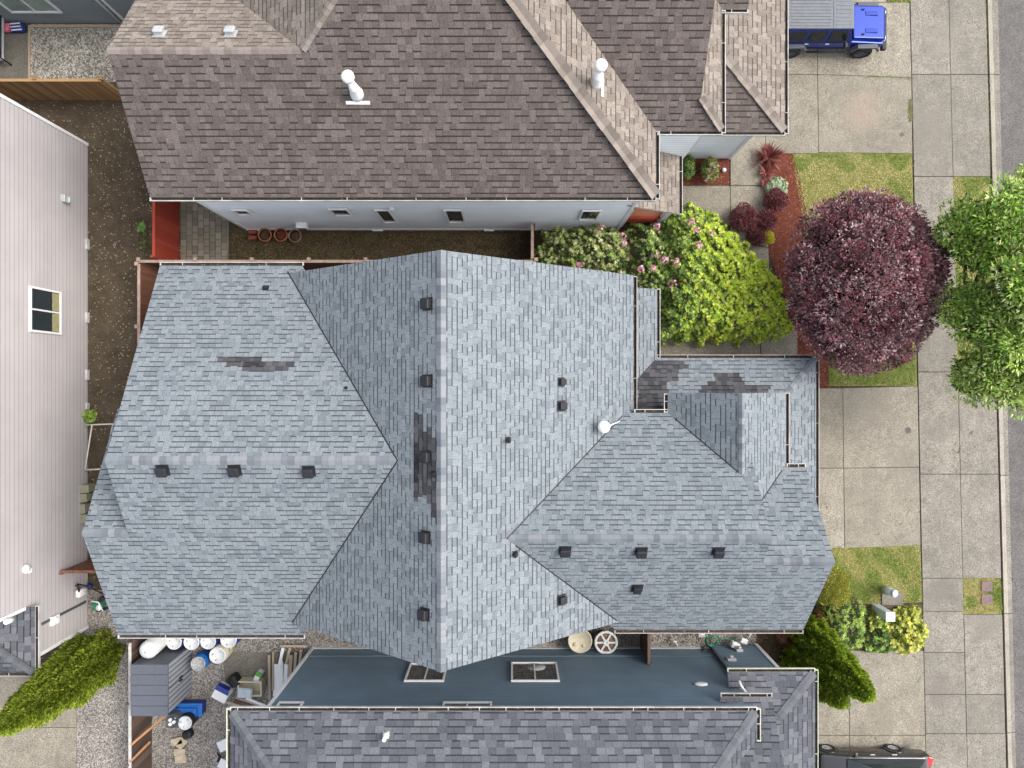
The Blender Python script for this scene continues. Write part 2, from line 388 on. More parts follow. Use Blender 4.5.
def gutter(parent, A, B, out, m=None, wid=.115, gap=1.7, dark=True, name='gutter'):
    """open-topped channel along eave A-B, out = outward unit direction"""
    bm = BM(); A, B = Vector(A), Vector(B); o = Vector((out[0], out[1], 0)).normalized(); d = (B - A); L = d.length; d.normalize()
    rot = Matrix((d, o, Vector((0, 0, 1)))).transposed()
    c = (A + B) / 2; zt = -.01
    box(bm, c + o * (wid + .002) + Vector((0, 0, zt - .045)), (L + .04, .021, .10), rot, 0)
    box(bm, c + o * .012 + Vector((0, 0, zt - .055)), (L, .016, .08), rot, 1)
    box(bm, c + o * (wid * .55) + Vector((0, 0, zt - .085)), (L, wid * .82, .012), rot, 1 if dark else 0)
    for s in (-1, 1): box(bm, c + d * s * (L / 2) + o * (wid * .55) + Vector((0, 0, zt - .045)), (.03, wid, .09), rot, 0)
    n = max(1, int(L / gap)); 
    for i in range(n):
        t = (i + .5 + random.uniform(-.3, .3)) / n
        box(bm, A + d * L * t + o * (wid * .55) + Vector((0, 0, zt - .008)), (.022, wid * .9, .01), rot, 0)
    return obj(name, bm, [M['gutw'] if (m is None or m is M['white']) else m, M['gut_in']], parent)
def lap_wall(bm, A, B, z0, z1, out, step=.2, dep=.016, mi=0, poly=None):
    """clapboard surface from A to B (xy) between heights, boards stepping outward"""
    A = Vector((A[0], A[1], 0)); B = Vector((B[0], B[1], 0)); o = Vector((out[0], out[1], 0)).normalized()
    z = z0
    while z < z1 - 1e-4:
        zn = min(z + step, z1)
        a0 = A + o * dep + Vector((0, 0, z)); b0 = B + o * dep + Vector((0, 0, z)); a1 = A + o * .002 + Vector((0, 0, zn)); b1 = B + o * .002 + Vector((0, 0, zn))
        au = A + Vector((0, 0, z)); bu = B + Vector((0, 0, z))
        v = [bm.verts.new(p) for p in (a0, b0, b1, a1, au, bu)]
        f = bm.faces.new((v[0], v[1], v[2], v[3])); f.material_index = mi
        f2 = bm.faces.new((v[4], v[5], v[1], v[0])); f2.material_index = mi
        nn = (v[1].co - v[0].co).cross(v[3].co - v[0].co)
        if nn.dot(o) < 0: f.normal_flip(); f2.normal_flip()
        z = zn
def window(parent, A, B, z0, z1, out, panes=1, fm=None, gm=None, horiz=False, fw=.06, name='window', blind=False):
    """window on wall between xy points A,B"""
    fm = fm or M['white']; gm = gm or M['glass']
    A = Vector((A[0], A[1], 0)); B = Vector((B[0], B[1], 0)); o = Vector((out[0], out[1], 0)).normalized()
    d = B - A; L = d.length; d.normalize(); rot = Matrix((d, o, Vector((0, 0, 1)))).transposed(); c = (A + B) / 2; zc = (z0 + z1) / 2; h = z1 - z0
    bm = BM()
    for zz in (z0, z1): box(bm, c + o * .045 + Vector((0, 0, zz)), (L + fw, .07, fw), rot)
    for s in (-1, 1): box(bm, c + d * s * L / 2 + o * .0445 + Vector((0, 0, zc)), (fw, .065, h - fw), rot)
    for i in range(1, panes):
        if horiz: box(bm, c + o * .043 + Vector((0, 0, z0 + h * i / panes)), (L - fw, .05, fw * .7), rot)
        else: box(bm, A + d * L * i / panes + o * .043 + Vector((0, 0, zc)), (fw * .7, .05, h - fw), rot)
    wn = obj(name, bm, fm, parent)
    for i in range(panes):
        bm = BM()
        if horiz: box(bm, c + o * .03 + Vector((0, 0, z0 + h * (i + .5) / panes)), (L - fw, .012, h / panes - fw), rot)
        else: box(bm, A + d * L * (i + .5) / panes + o * .03 + Vector((0, 0, zc)), (L / panes - fw, .012, h - fw), rot)
        obj('pane', bm, gm, wn)
    return wn
def onplane_rot(pl):
    n = Vector((-pl[1], -pl[2], 1)).normalized(); g = Vector((pl[1], pl[2], 0)); g = (g - n * g.dot(n)).normalized()
    return Matrix((g.cross(n), g, n)).transposed()
def roof_vent(parent, pl, px, py, s=.36, m=None, name='roof_vent'):
    p = onp(pl, px, py); r = onplane_rot(pl); bm = BM(); n = r @ Vector((0, 0, 1))
    box(bm, p + n * .012, (s * 1.15, s * 1.15, .012), r)
    box(bm, p + n * .07, (s * .8, s * .8, .11), r)
    box(bm, p + n * .15, (s, s * .95, .10), r, 0, .048)
    return obj(name, bm, m or M['black'], parent)
def pipe_vent(parent, pl, px, py, h=.25, r=.045, m=None, name='vent_pipe', base=True):
    p = onp(pl, px, py); rr = onplane_rot(pl); bm = BM()
    if base: box(bm, p + rr @ Vector((0, 0, .01)), (.2, .2, .012), rr)
    lathe(bm, p, [(r * 2, 0), (r * 1.2, .08), (r, .09), (r, h), (r * .75, h), (r * .75, h - .05)], 14)
    return obj(name, bm, m or M['black'], parent)
def hood_vent(parent, pl, px, py, s=.2, m=None):
    p = onp(pl, px, py); r = onplane_rot(pl); bm = BM(); n = r @ Vector((0, 0, 1))
    box(bm, p + n * .01, (s * 1.5, s * 1.5, .012), r); box(bm, p + n * .08, (s, s, .14), r, 0, .02)
    box(bm, p + n * .10 + r @ Vector((0, -s * .55, 0)), (s * .9, s * .3, .06), r)
    return obj('hood_vent', bm, m or M['black'], parent)
def flue(parent, pl, px, py, h, r=.13, name='flue_pipe'):
    p = onp(pl, px, py); rr = onplane_rot(pl); bm = BM()
    box(bm, p + rr @ Vector((0, -.25, .014)), (.74, .10, .02), rr)
    lathe(bm, p, [(.22, -.05), (.2, .1), (r * 1.25, .45), (r * 1.3, .52), (r, .54), (r, h - .22)], 20)
    lathe(bm, p + Vector((0, 0, h - .22)), [(r * 1.1, 0), (r * 1.1, .06), (r * 1.7, .08), (r * 1.75, .18), (r * 1.3, .26), (.02, .3)], 22)
    return obj(name, bm, M['white'], parent)
def patch(parent, pl, rows, m=None):
    """replaced shingles: rows = list of (py, px0, px1) in the roof's own courses"""
    bm = BM(); a, b, c = pl; g = Vector((b, c)); s = g.length; g /= s; k = math.sqrt(1 + s * s); hv = Vector((g.y, -g.x))
    for px0, py0, px1, py1 in rows:
        A = onp(pl, px0, py0); B = onp(pl, px1, py1)
        us = sorted((A.xy.dot(hv), B.xy.dot(hv))); v_s = sorted((A.xy.dot(g) * k, B.xy.dot(g) * k))
        r0 = round((v_s[0] + 50) / .175); r1 = max(r0 + 1, round((v_s[1] + 50) / .175))
        for r in range(r0, r1):
            j0, j1 = random.uniform(-.12, .12), random.uniform(-.12, .12)
            va, vb = (r * .175 - 50) / k, ((r + 1) * .175 - 50) / k
            u0, u1 = us[0] + j0, us[1] + j1
            slope(bm, [hv * u0 + g * va, hv * u1 + g * va, hv * u1 + g * vb, hv * u0 + g * vb], pl, .006, 0, 0, .008)
    return obj('replaced_shingles', bm, m or M['sh_patch'], parent)

# ================================================================== THE GROUND
def sheet(name, pts, z, m, kind='structure', th=None, world=False):
    bm = BM(); q = [p if world else P(p[0], p[1], 0) for p in pts]
    if th: prism(bm, q, z - th, z)
    else:
        f = bm.faces.new([bm.verts.new((p[0], p[1], z)) for p in q]); f.normal_update()
        if f.normal.z < 0: f.normal_flip()
    o = obj(name, bm, m); tag(o, kind=kind); return o
def slabs(name, quads, z, m, gap=.009, th=.07):
    bm = BM()
    for q in quads:
        pts = [P(x, y, 0) for x, y in q]; c = sum(pts, Vector()) / len(pts)
        pts = [p + (c - p).normalized() * gap * 1.4 for p in pts]
        prism(bm, pts, z - th, z + random.uniform(-.003, .003))
    bmesh.ops.bevel(bm, geom=[e for e in bm.edges if all(v.co.z > z - .02 for v in e.verts)], offset=.012, segments=1, affect='EDGES')
    return tag(obj(name, bm, m), kind='structure')
sheet('ground', [(-200, -200), (200, -200), (200, 200), (-200, 200)], 0, M['dirt'], world=True)
l1 = lambda y: 909.5 + .0208 * y
l2 = lambda y: 948 + .0243 * y
l3 = lambda y: 985 + .0268 * y
l4 = lambda y: 997.5 + .0235 * y
Y0, Y1 = -260, 1050
sheet('street', [(l4(Y0), Y0), (1700, Y0), (1700, Y1), (l4(Y1), Y1)], .012, M['asph'])
sheet('joint_soil', [(l1(Y0), Y0), (l4(Y0), Y0), (l4(Y1), Y1), (l1(Y1), Y1)], .008, M['dirt_dk'])
def colq(fa, fb, ys): return [[(fa(a), a), (fb(a), a), (fb(b), b), (fa(b), b)] for a, b in zip(ys, ys[1:])]
slabs('sidewalk', colq(l1, l2, [-260, -170, -90, 0 - 8, 75, 177, 288, 372, 474, 578, 611, 652, 694, 733, 820, 920, 1050]), .06, M['conc_walk'])
slabs('verge_paving', colq(l2, l3, [-170, -90, -8, 75, 177]) + colq(l2, l3, [394, 474, 578]) + colq(l2, l3, [614, 694, 733, 820, 920]), .06, M['conc_walk'])
# kerb with gutter pan
bm = BM(); bm2 = BM(); ks = [-260, -90, 75, 240, 378, 475, 613, 732, 900, 1050]
for a, b in zip(ks, ks[1:]):
    prism(bm, [P(l3(a) + 1.5, a + .4), P(l3(a) + 5.5, a + .4), P(l3(b) + 5.5, b - .4), P(l3(b) + 1.5, b - .4)], -.1, .085)
    prism(bm2, [P(l3(a) + 5.8, a + .4), P(l4(a), a + .4), P(l4(b), b - .4), P(l3(b) + 5.8, b - .4)], -.1, .03)
tag(obj('gutter_pan', bm2, M['conc_walk']), kind='structure')
tag(obj('kerb', bm, M['kerb']), kind='structure')
slabs('driveway', [[(815, 388), (842, 388), (843, 468), (815, 468)], [(842, 388), (917, 386), (918.5, 467), (843, 468)],
                   [(780, 468), (843, 468), (844, 548), (780, 548)], [(843, 468), (918.5, 467), (920, 545), (844, 548)], [(780, 388), (815, 388), (815, 468), (780, 468)]], .062, M['conc_lt'])
sheet('driveway_base', [(740, 386), (919, 386), (921, 548), (740, 550)], .010, M['dirt_dk'])
slabs('neighbour_driveway', [[(740, -8), (785, -8), (785, 75), (740, 75)], [(785, 75), (817, 75), (818, 154), (765, 154), (765, 75)], [(785, -8), (817, -8), (817, 75), (785, 75)],
                             [(817, 3), (909, 3), (911, 78), (817, 75)], [(817, 75), (911, 78), (912, 154), (818, 153)], [(817, -90), (886, -90), (886, 3), (817, 3)]], .058, M['conc_lt'])
sheet('neighbour_driveway_base', [(730, -100), (911, -100), (912, 155), (730, 155)], .009, M['dirt_dk'])
slabs('front_path', [[(730, 120), (765, 120), (765, 186), (730, 186)], [(730, 186), (765, 186), (768, 248), (730, 240)], [(680, 186), (730, 186), (730, 225), (680, 225)],
                     [(655, 322), (760, 322), (760, 358), (655, 358)], [(760, 322), (797, 322), (797, 358), (760, 358)], [(730, 240), (768, 248), (770, 322), (730, 322)], [(655, 358), (760, 358), (760, 400), (655, 400)]], .055, M['conc_lt'])
slabs('lower_driveway', [[(800, 650), (849, 650), (849, 735), (800, 735)], [(849, 650), (l1(650) + 0, 650), (l1(735), 735), (849, 735)], [(800, 735), (849, 735), (849, 830), (800, 830)], [(849, 735), (l1(735), 735), (l1(830), 830), (849, 830)]], .057, M['conc_lt'])
sheet('lower_driveway_base', [(790, 648), (l1(648), 648), (l1(840), 840), (790, 840)], .009, M['dirt_dk'])
slabs('side_driveway', [[(-90, 672), (-2, 672), (-2, 727), (-90, 727)], [(-2, 672), (77, 672), (77, 727), (-2, 727)], [(-2, 727), (77, 727), (77, 830), (-2, 830)], [(-90, 727), (-2, 727), (-2, 830), (-90, 830)]], .05, M['conc_lt'])
sheet('gravel_path', [(77, 590), (131, 590), (131, 900), (77, 900)], .016, M['gravel'])
sheet('gravel_yard', [(131, 560), (330, 560), (330, 900), (131, 900)], .018, M['gravel'])
sheet('bare_patch', [(222, 652), (300, 652), (300, 686), (226, 684)], .023, M['conc'])
sheet('gravel_side_strip', [(330, 600), (790, 600), (790, 660), (330, 660)], .020, M['gravel'])
sheet('planting_bed', [(756, 600), (832, 600), (870, 640), (850, 668), (800, 672), (756, 665)], .025, M['dirt_dk'])
sheet('front_bed', [(832, 596), (924, 604), (925, 652), (840, 655)], .027, M['dirt'])
sheet('gravel_court', [(31, 24), (125, 24), (125, 82), (31, 82)], .016, M['gravel_lt'])
slabs('rear_path', [[(-60, 33), (30, 33), (31, 82), (-60, 82)]], .03, M['conc'])
bm = BM(); a, b = P(31, 26), P(125, 28); bb(bm, a.x, b.x, b.y, a.y + .02, 0, .08); bb(bm, a.x - .08, a.x, P(0, 80).y, a.y, 0, .07)
tag(obj('garden_edging', bm, M['lumber']), 'pale timber edging strip bordering the pale gravel court below the grey house', 'edging')
sheet('soil_strip', [(226, 222), (665, 222), (665, 262), (226, 262)], .014, M['dirt_dk'])
sheet('mulch_bed', [(762, 150), (792, 153), (799, 175), (807, 215), (806, 250), (822, 290), (829, 340), (829, 388), (815, 388), (815, 358), (796, 356), (792, 320), (768, 250), (765, 200)], .022, M['mulch'])
sheet('porch_bed', [(676, 155), (729, 155), (729, 185), (676, 185)], .022, M['mulch'])
sheet('lawn_ground', [(790, 153), (912, 153), (917, 386), (826, 386), (826, 300), (806, 240)], .018, M['lawn'])
sheet('lower_lawn_ground', [(826, 547), (920, 545), (922, 602), (870, 604), (826, 600)], .030, M['lawn'])
sheet('verge_lawn_ground', [(l2(177), 177), (l3(177), 177), (l3(394), 394), (l2(394), 394)], .018, M['lawn'])
sheet('verge_patch_ground', [(l2(578), 578), (l3(578), 578), (l3(614), 614), (l2(614), 614)], .018, M['lawn'])
# block-paved patio
bm = BM(); A, B = P(181, 198), P(229, 261); x = A.x; i = 0
while x < B.x - .05:
    y = B.y - (.12 if i % 2 else 0); wx = .245
    while y < A.y:
        y0 = max(y, B.y); y1 = min(y + .30, A.y)
        if y1 - y0 > .05: bb(bm, x + .008, min(x + wx, B.x) - .008, y0 + .008, y1 - .008, -.02, .05 + random.uniform(-.004, .004))
        y += .30
    x += wx; i += 1
tag(obj('patio_paving', bm, island('paver_blocks', [C(.21, .19, .14), C(.25, .22, .17), C(.18, .165, .125), C(.28, .25, .2)])), kind='structure')
sheet('patio_base', [(181, 198), (229, 198), (229, 261), (181, 261)], .012, M['dirt_dk'])

# ================================================================== FOLIAGE TOOLS
def mesh_quads(name, V, Cc, mat, parent=None, offset=None):
    """V (n,4,3) world coords, Cc (n,3)"""
    n = V.shape[0]; me = bpy.data.meshes.new(name)
    v = V.reshape(-1, 3).astype(np.float32)
    if offset is not None: v = v - np.array(offset, dtype=np.float32)
    me.vertices.add(n * 4); me.vertices.foreach_set('co', v.ravel())
    me.loops.add(n * 4); me.loops.foreach_set('vertex_index', np.arange(n * 4, dtype=np.int32))
    me.polygons.add(n); me.polygons.foreach_set('loop_start', np.arange(0, n * 4, 4, dtype=np.int32))
    me.update(calc_edges=True)
    ca = me.color_attributes.new('Col', 'FLOAT_COLOR', 'CORNER')
    c = np.concatenate([Cc, np.ones((n, 1))], 1).astype(np.float32); ca.data.foreach_set('color', np.repeat(c, 4, 0).ravel())
    me.materials.append(mat); me.validate()
    return link(bpy.data.objects.new(name, me), parent)
def unit(a): return a / np.maximum(np.linalg.norm(a, axis=-1, keepdims=True), 1e-9)
def leaf_quads(pos, nrm, axis, ln, wd, curl=.0):
    """rhombic leaves; pos base, axis direction of leaf, nrm approx normal"""
    ax = unit(axis); sd_ = unit(np.cross(nrm, ax)); ln = ln[:, None]; wd = wd[:, None]
    n2 = unit(np.cross(ax, sd_))
    a = pos; b = pos + ax * ln * .5 + sd_ * wd * .5 - n2 * curl * ln; c = pos + ax * ln - n2 * curl * 2 * ln; d = pos + ax * ln * .5 - sd_ * wd * .5 - n2 * curl * ln
    return np.stack([a, b, c, d], 1)
def pal(colors, n, jit=.12, bright=.2):
    colors = [kd(c)[:3] for c in colors]
    cc = np.array(colors)[rng.integers(0, len(colors), n)]
    cc = cc * (1 + rng.normal(0, jit, (n, 3)) * .5) * (1 + rng.normal(0, bright, (n, 1)))
    return np.clip(cc, .003, .9)
def ell_pts(cx, cy, cz, rx, ry, rz, n, inner=.75, low=-.35):
    """points near an ellipsoid surface, with outward normals"""
    d = unit(rng.normal(size=(n * 2, 3))); d = d[d[:, 2] > low][:n]
    r = rng.uniform(inner ** 3, 1, (len(d), 1)) ** (1 / 3)
    return np.array([cx, cy, cz]) + d * r * np.array([rx, ry, rz]), d
def whorls(lobes, colors, ln=.12, wd=.05, k=7, open_=.55, jit=.2):
    """leaf rosettes on lobes: list of (x,y,z,rx,ry,rz,n[,colors])"""
    VV, CC = [], []
    for L in lobes:
        cols = L[7] if len(L) > 7 else colors
        p, nr = ell_pts(*L[:7]); n = len(p); nr = unit(nr + np.array([0, 0, .5]) + rng.normal(0, .25, (n, 3)))
        t = unit(np.cross(nr, rng.normal(size=(n, 3)))); bt = np.cross(nr, t)
        wc = pal(cols, n, .1, .16); ph = rng.uniform(0, 6.28, n)
        for j in range(k):
            an = ph + 6.283 * j / k + rng.normal(0, .2, n)
            rad = t * np.cos(an)[:, None] + bt * np.sin(an)[:, None]
            ax = rad + nr * (open_ + rng.normal(0, .2, (n, 1)))
            l_ = ln * rng.uniform(.7, 1.2, n); w_ = wd * rng.uniform(.8, 1.2, n)
            VV.append(leaf_quads(p, nr, ax, l_, w_, .08)); CC.append(np.clip(wc * (1 + rng.normal(0, .12, (n, 1))), .003, .9))
    return np.concatenate(VV), np.concatenate(CC)
def sprigs(lobes, colors, ln=.10, wd=.05, up=.4, spread=.6):
    VV, CC = [], []
    for L in lobes:
        cols = L[7] if len(L) > 7 else colors
        p, nr = ell_pts(*L[:7]); n = len(p)
        ax = unit(nr + rng.normal(0, spread, (n, 3)) + np.array([0, 0, up]))
        nn = unit(rng.normal(size=(n, 3)) * .7 + np.array([0, 0, 1]))
        VV.append(leaf_quads(p, nn, ax, ln * rng.uniform(.6, 1.3, n), wd * rng.uniform(.7, 1.3, n), .05)); CC.append(pal(cols, n))
    return np.concatenate(VV), np.concatenate(CC)
def branches(bm, base, tips, r0, r1=.02, mid=.45):
    base = Vector(base)
    for t in tips:
        t = Vector(t); fork = base.lerp(t, mid); fork.z = base.z + (t.z - base.z) * (mid * .8)
        tube(bm, [base, fork, t], [r0 * .5, r0 * .32, r1], 6)
def poly_in(pts, X_, Y_):
    ins = np.zeros(len(X_), bool); j = len(pts) - 1; dist = np.full(len(X_), 99.)
    for i in range(len(pts)):
        x0, y0, x1, y1 = pts[j][0], pts[j][1], pts[i][0], pts[i][1]
        c = ((y1 > Y_) != (y0 > Y_)) & (X_ < (x0 - x1) * (Y_ - y1) / (y0 - y1 + 1e-12) + x1); ins ^= c
        t = np.clip(((X_ - x0) * (x1 - x0) + (Y_ - y0) * (y1 - y0)) / ((x1 - x0) ** 2 + (y1 - y0) ** 2 + 1e-9), 0, 1)
        dist = np.minimum(dist, np.hypot(X_ - x0 - t * (x1 - x0), Y_ - y0 - t * (y1 - y0))); j = i
    return ins, dist
def mound(poly, zt, colfn, under, dens=42, ln=.12, wd=.045, k=7, edge=.9, lump=.22, udens=900, open_=.45, wob=.12, keepth=-.75):
    """a shrub as a mound: separate leaf rosettes standing over leaves coloured dark for the shade between them; poly in world xy"""
    xs = [p[0] for p in poly]; ys = [p[1] for p in poly]; ar = (max(xs) - min(xs)) * (max(ys) - min(ys))
    def sample(n, grow):
        X_ = rng.uniform(min(xs) - .2, max(xs) + .2, n); Y_ = rng.uniform(min(ys) - .2, max(ys) + .2, n)
        Xw = X_ + wob * np.sin(Y_ * 7 + 1) + wob * .7 * np.sin(X_ * 11 + Y_ * 5); Yw = Y_ + wob * np.sin(X_ * 8 + 2) + wob * .7 * np.sin(Y_ * 13 - X_ * 4)
        ins, d = poly_in(poly, Xw, Yw); X_, Y_, d = X_[ins], Y_[ins], d[ins]
        lu = np.sin(X_ * 5.1 + np.sin(Y_ * 4.3)) * np.sin(Y_ * 5.7 + np.sin(X_ * 3.9) * 1.3) + .5 * np.sin(X_ * 11 + Y_ * 9)
        z = zt * np.clip(d / edge, .03, 1) ** .5 * (.92 + lump * lu / 1.5)
        nr = np.stack([rng.normal(0, .2, len(X_)), rng.normal(0, .2, len(X_)), np.ones(len(X_))], 1)
        return X_, Y_, z, unit(nr), lu
    X_, Y_, z, nr, lu = sample(int(ar * dens), 0); n = len(X_)
    keep = (lu + rng.normal(0, .5, n)) > keepth; X_, Y_, z, nr = X_[keep], Y_[keep], z[keep], nr[keep]; n = len(X_)
    wc = colfn(X_, Y_, n); t = unit(np.cross(nr, rng.normal(size=(n, 3)))); bt = np.cross(nr, t); ph = rng.uniform(0, 6.28, n); VV, CC = [], []
    pos = np.stack([X_, Y_, z + rng.uniform(-.04, .05, n)], 1); sc = rng.uniform(.7, 1.25, n)
    for ringi, (kk, op, lf) in enumerate(((k, open_, 1), (max(3, k - 3), open_ + .9, .6))):
        for j in range(kk):
            an = ph + 6.283 * j / kk + rng.normal(0, .22, n) + ringi * .4
            ax = t * np.cos(an)[:, None] + bt * np.sin(an)[:, None] + nr * (op + rng.normal(0, .2, (n, 1)))
            VV.append(leaf_quads(pos, nr, ax, ln * lf * sc * rng.uniform(.75, 1.15, n), wd * sc * rng.uniform(.8, 1.2, n), .1)); CC.append(np.clip(wc * (1 + rng.normal(0, .13, (n, 1))) * (1.15 if ringi else 1), .003, .9))
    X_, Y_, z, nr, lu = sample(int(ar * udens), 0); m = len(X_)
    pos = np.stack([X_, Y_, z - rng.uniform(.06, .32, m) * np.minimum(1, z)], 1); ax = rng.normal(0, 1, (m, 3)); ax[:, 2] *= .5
    VV.append(leaf_quads(pos, unit(rng.normal(0, .5, (m, 3)) + [0, 0, 1.]), ax, ln * .9 * rng.uniform(.6, 1.2, m), wd * 1.2 * rng.uniform(.8, 1.2, m), .08)); CC.append(pal(under, m, .1, .2))  # lower leaves get the dark palette, shade painted into the gaps
    return np.concatenate(VV), np.concatenate(CC)
def clumped(cx, cy, cz, rx, ry, rz, m, r, n, cols, low=-.1, ln=.11, wd=.055, big=.10, spread=.35, up=.35):
    """crown of many small leaf clumps, each with its own tone"""
    L = []
    for i in range(m):
        z = 1 - (1 - low) * (i + .5) / m; q = math.sqrt(max(0, 1 - z * z)); a = i * 2.39996 + random.uniform(-.3, .3)
        s = 1 + big * math.sin(3 * a + 2 * z) + big * math.sin(5 * a - 7 * z + 1) + random.uniform(-.10, .07)
        k = random.uniform(.7, 1.35); t = random.uniform(.6, 1.3)
        L.append((cx + rx * q * math.cos(a) * s, cy + ry * q * math.sin(a) * s, cz + rz * z * s, r * k, r * k, r * k * .8, int(n * k * k), [tuple(c_ * t for c_ in c0) for c0 in random.sample(cols, min(3, len(cols)))]))
    return sprigs(L, cols, ln, wd, up, spread)
def sublobes(cx, cy, cz, rx, ry, rz, m, frac, n, low=0.0, cols=None):
    """m sub-clumps spread over an ellipsoid"""
    out = []; k = 0
    for i in range(m):
        z = 1 - (1 - low) * (i + .5) / m; r = math.sqrt(max(0, 1 - z * z)); a = i * 2.39996 + random.uniform(-.35, .35)
        s = frac * random.uniform(.75, 1.25); q = random.uniform(.8, 1.02)
        L = [cx + rx * r * math.cos(a) * (1 - s * .6) * q, cy + ry * r * math.sin(a) * (1 - s * .6) * q, cz + rz * z * (1 - s * .6) * q, rx * s, ry * s, rz * s, n]
        if cols: L.append(random.choice(cols))
        out.append(tuple(L))
    return out
def plant(name, loc, label, cat, V, Cc, mat=None, stems=None, group=None, crown='foliage', stemname='stem', sr=.05):
    t = thing(name, loc, label, cat, group)
    mesh_quads(crown, V, Cc, mat or M['leaf'], t, loc)
    if stems:
        bm = BM(); tube(bm, [loc, (stems[0])], [sr * 1.3, sr], 8); branches(bm, stems[0], stems[1:], sr * 1.6)
        obj(stemname, bm, M['bark'], t)
    return t

# ================================================================== MAIN HOUSE (blue-grey roof)
hm = thing('house', (-1, -2.3, 0), 'large house under the blue-grey shingle roof with many black vents in the middle', 'house', 'houses')
zr = 8.55
W_N = (5.2 + .52 * 4.13, 0, -.52); W_S = (5.2 + .52 * 8.755, 0, .52)
B_N = (7.27 - .52 * 4.77, 0, -.52)
M_W = (9.6 + .745 * 2.04, .745, 0); M_E = (9.6 - .745 * 2.04, -.745, 0)
E_S = (8.2 + .82 * 4.75, 0, .82); E_N = (8.2 - .82 * 4.75, 0, -.82); S_N = (7.47 - .82 * 5.64, 0, -.82)
D_W = (6.75 - .78 * 7.52, .78, 0); D_E = (6.75 + .78 * 7.52, -.78, 0)
L_N = (2.9 + .5 * .99, 0, -.5); L_E1 = (2.9 + .5 * 5.53, -.5, 0); L_E2 = (2.9 + .5 * 11.59, -.5, 0)
bm = BM()
slope(bm, [(-12.28, 4.13), (-7.35, 4.13), (-2.85, -2.31), (-12.28, -2.31)], W_N)
slope(bm, [(-13.74, -8.755), (-7.25, -8.755), (-2.85, -2.31), (-12.28, -2.31), (-12.28, -4.77), (-13.74, -4.77)], W_S)
slope(bm, [(-13.74, -4.77), (-12.1, -4.77), (-12.1, -.835), (-13.74, -.835)], B_N)
slope(bm, [(-8.4, 3.845), (-2.04, 3.845), (-2.04, -8.26), (-8.0, -8.26)], M_W)
slope(bm, [(-2.04, 3.845), (4.30, 3.845), (4.30, -1.2), (3.9, -2), (3.7, -8.26), (-2.04, -8.26)], M_E)
slope(bm, [(3.65, -8.65), (10.235, -8.65), (10.235, -5.64), (7.97, -5.64), (7.97, -4.75), (-.9, -4.75)], E_S)
slope(bm, [(-.9, -4.75), (7.97, -4.75), (7.97, -1.01), (3.5, -1.01)], E_N)
slope(bm, [(7.8, -5.64), (10.235, -5.64), (10.235, -2.9), (7.8, -2.9)], S_N)
slope(bm, [(7.52, -.3), (5.45, -.3), (5.45, -1.3), (7.52, -3.25)], D_W)
slope(bm, [(7.52, -.3), (9.58, -.3), (9.58, -3.0), (7.9, -4.65), (7.52, -4.2)], D_E)
slope(bm, [(5.53, .99), (11.59, .99), (9.55, -1.05), (3.9, -1.1), (3.9, -.64)], L_N)
slope(bm, [(5.53, .99), (5.53, 3.62), (3.9, 3.62), (3.9, -.64)], L_E1)
slope(bm, [(11.59, .99), (11.59, -7.0), (9.5, -7.0), (9.5, -1.1)], L_E2)
roof = obj('roof', bm, [M['sh_main'], M['fascia']], hm)
bm = BM()
def Z(pl, x, y): return (x, y, zat(pl, x, y))
CAPQ.append((Z(W_N, -12.28, -2.31), Z(W_N, -3.5, -2.31), W_N, W_S,))
CAPQ.append((Z(B_N, -13.74, -4.77), Z(B_N, -12.3, -4.77), B_N, W_S,))
CAPQ.append((Z(M_W, -2.04, 3.845), Z(M_W, -2.04, -8.26), M_E, M_W, .17,))
CAPQ.append((Z(E_N, 7.97, -4.75), Z(E_N, -.1, -4.75), E_S, E_N,))
CAPQ.append((Z(S_N, 10.235, -5.64), Z(S_N, 8.0, -5.64), E_S, S_N,))
CAPQ.append((Z(D_W, 7.52, -.3), Z(D_W, 7.52, -2.95), D_E, D_W, .12,))
CAPQ.append((Z(L_N, 11.59, .99), Z(L_N, 9.9, -.7), L_E2, L_N, .13,))
flush_caps(M['cap_main'], roof)
# valley flashings: thin dark metal lines
def vline(bm, A, B, wv=.03, lift=.02):
    A, B = Vector(A), Vector(B); d = (B - A); c = (A + B) / 2
    rot = frame_z(d); box(bm, c + Vector((0, 0, lift)), (wv, .02, d.length), rot)
def isect(p, q, y=None, x=None):
    if y is not None: xx = (q[0] - p[0] + (q[2] - p[2]) * y) / (p[1] - q[1]); return (xx, y, zat(p, xx, y))
    yy = (q[0] - p[0] + (q[1] - p[1]) * x) / (p[2] - q[2]); return (x, yy, zat(p, x, yy))
for p, q, y0, y1 in ((W_N, M_W, 3.9, -2.31), (W_S, M_W, -8.2, -2.31), (E_N, M_E, -1.1, -4.75), (E_S, M_E, -8.2, -5.0), (S_N, D_E, -3.0, -4.0), (D_W, E_N, -1.2, -2.9), (L_N, L_E1, .9, -.5)):
    bm = BM(); vline(bm, isect(p, q, y=y0), isect(p, q, y=y1), .034, .014); obj('valley_flashing', bm, M['black'], roof)
for px, py in ((428, 304), (428, 381), (427, 457), (426, 537), (425, 614)): roof_vent(roof, M_W, px, py, .33)
for px, py in ((163, 470), (235, 470), (309, 471)): roof_vent(roof, W_S, px, py, .34)
for px, py in ((565, 550), (641, 551), (718, 551)): roof_vent(roof, E_S, px, py, .34)
hood_vent(roof, M_E, 561, 382); hood_vent(roof, M_E, 561, 406, .24); hood_vent(roof, M_E, 561, 600, .24); hood_vent(roof, E_S, 637, 588, .26)
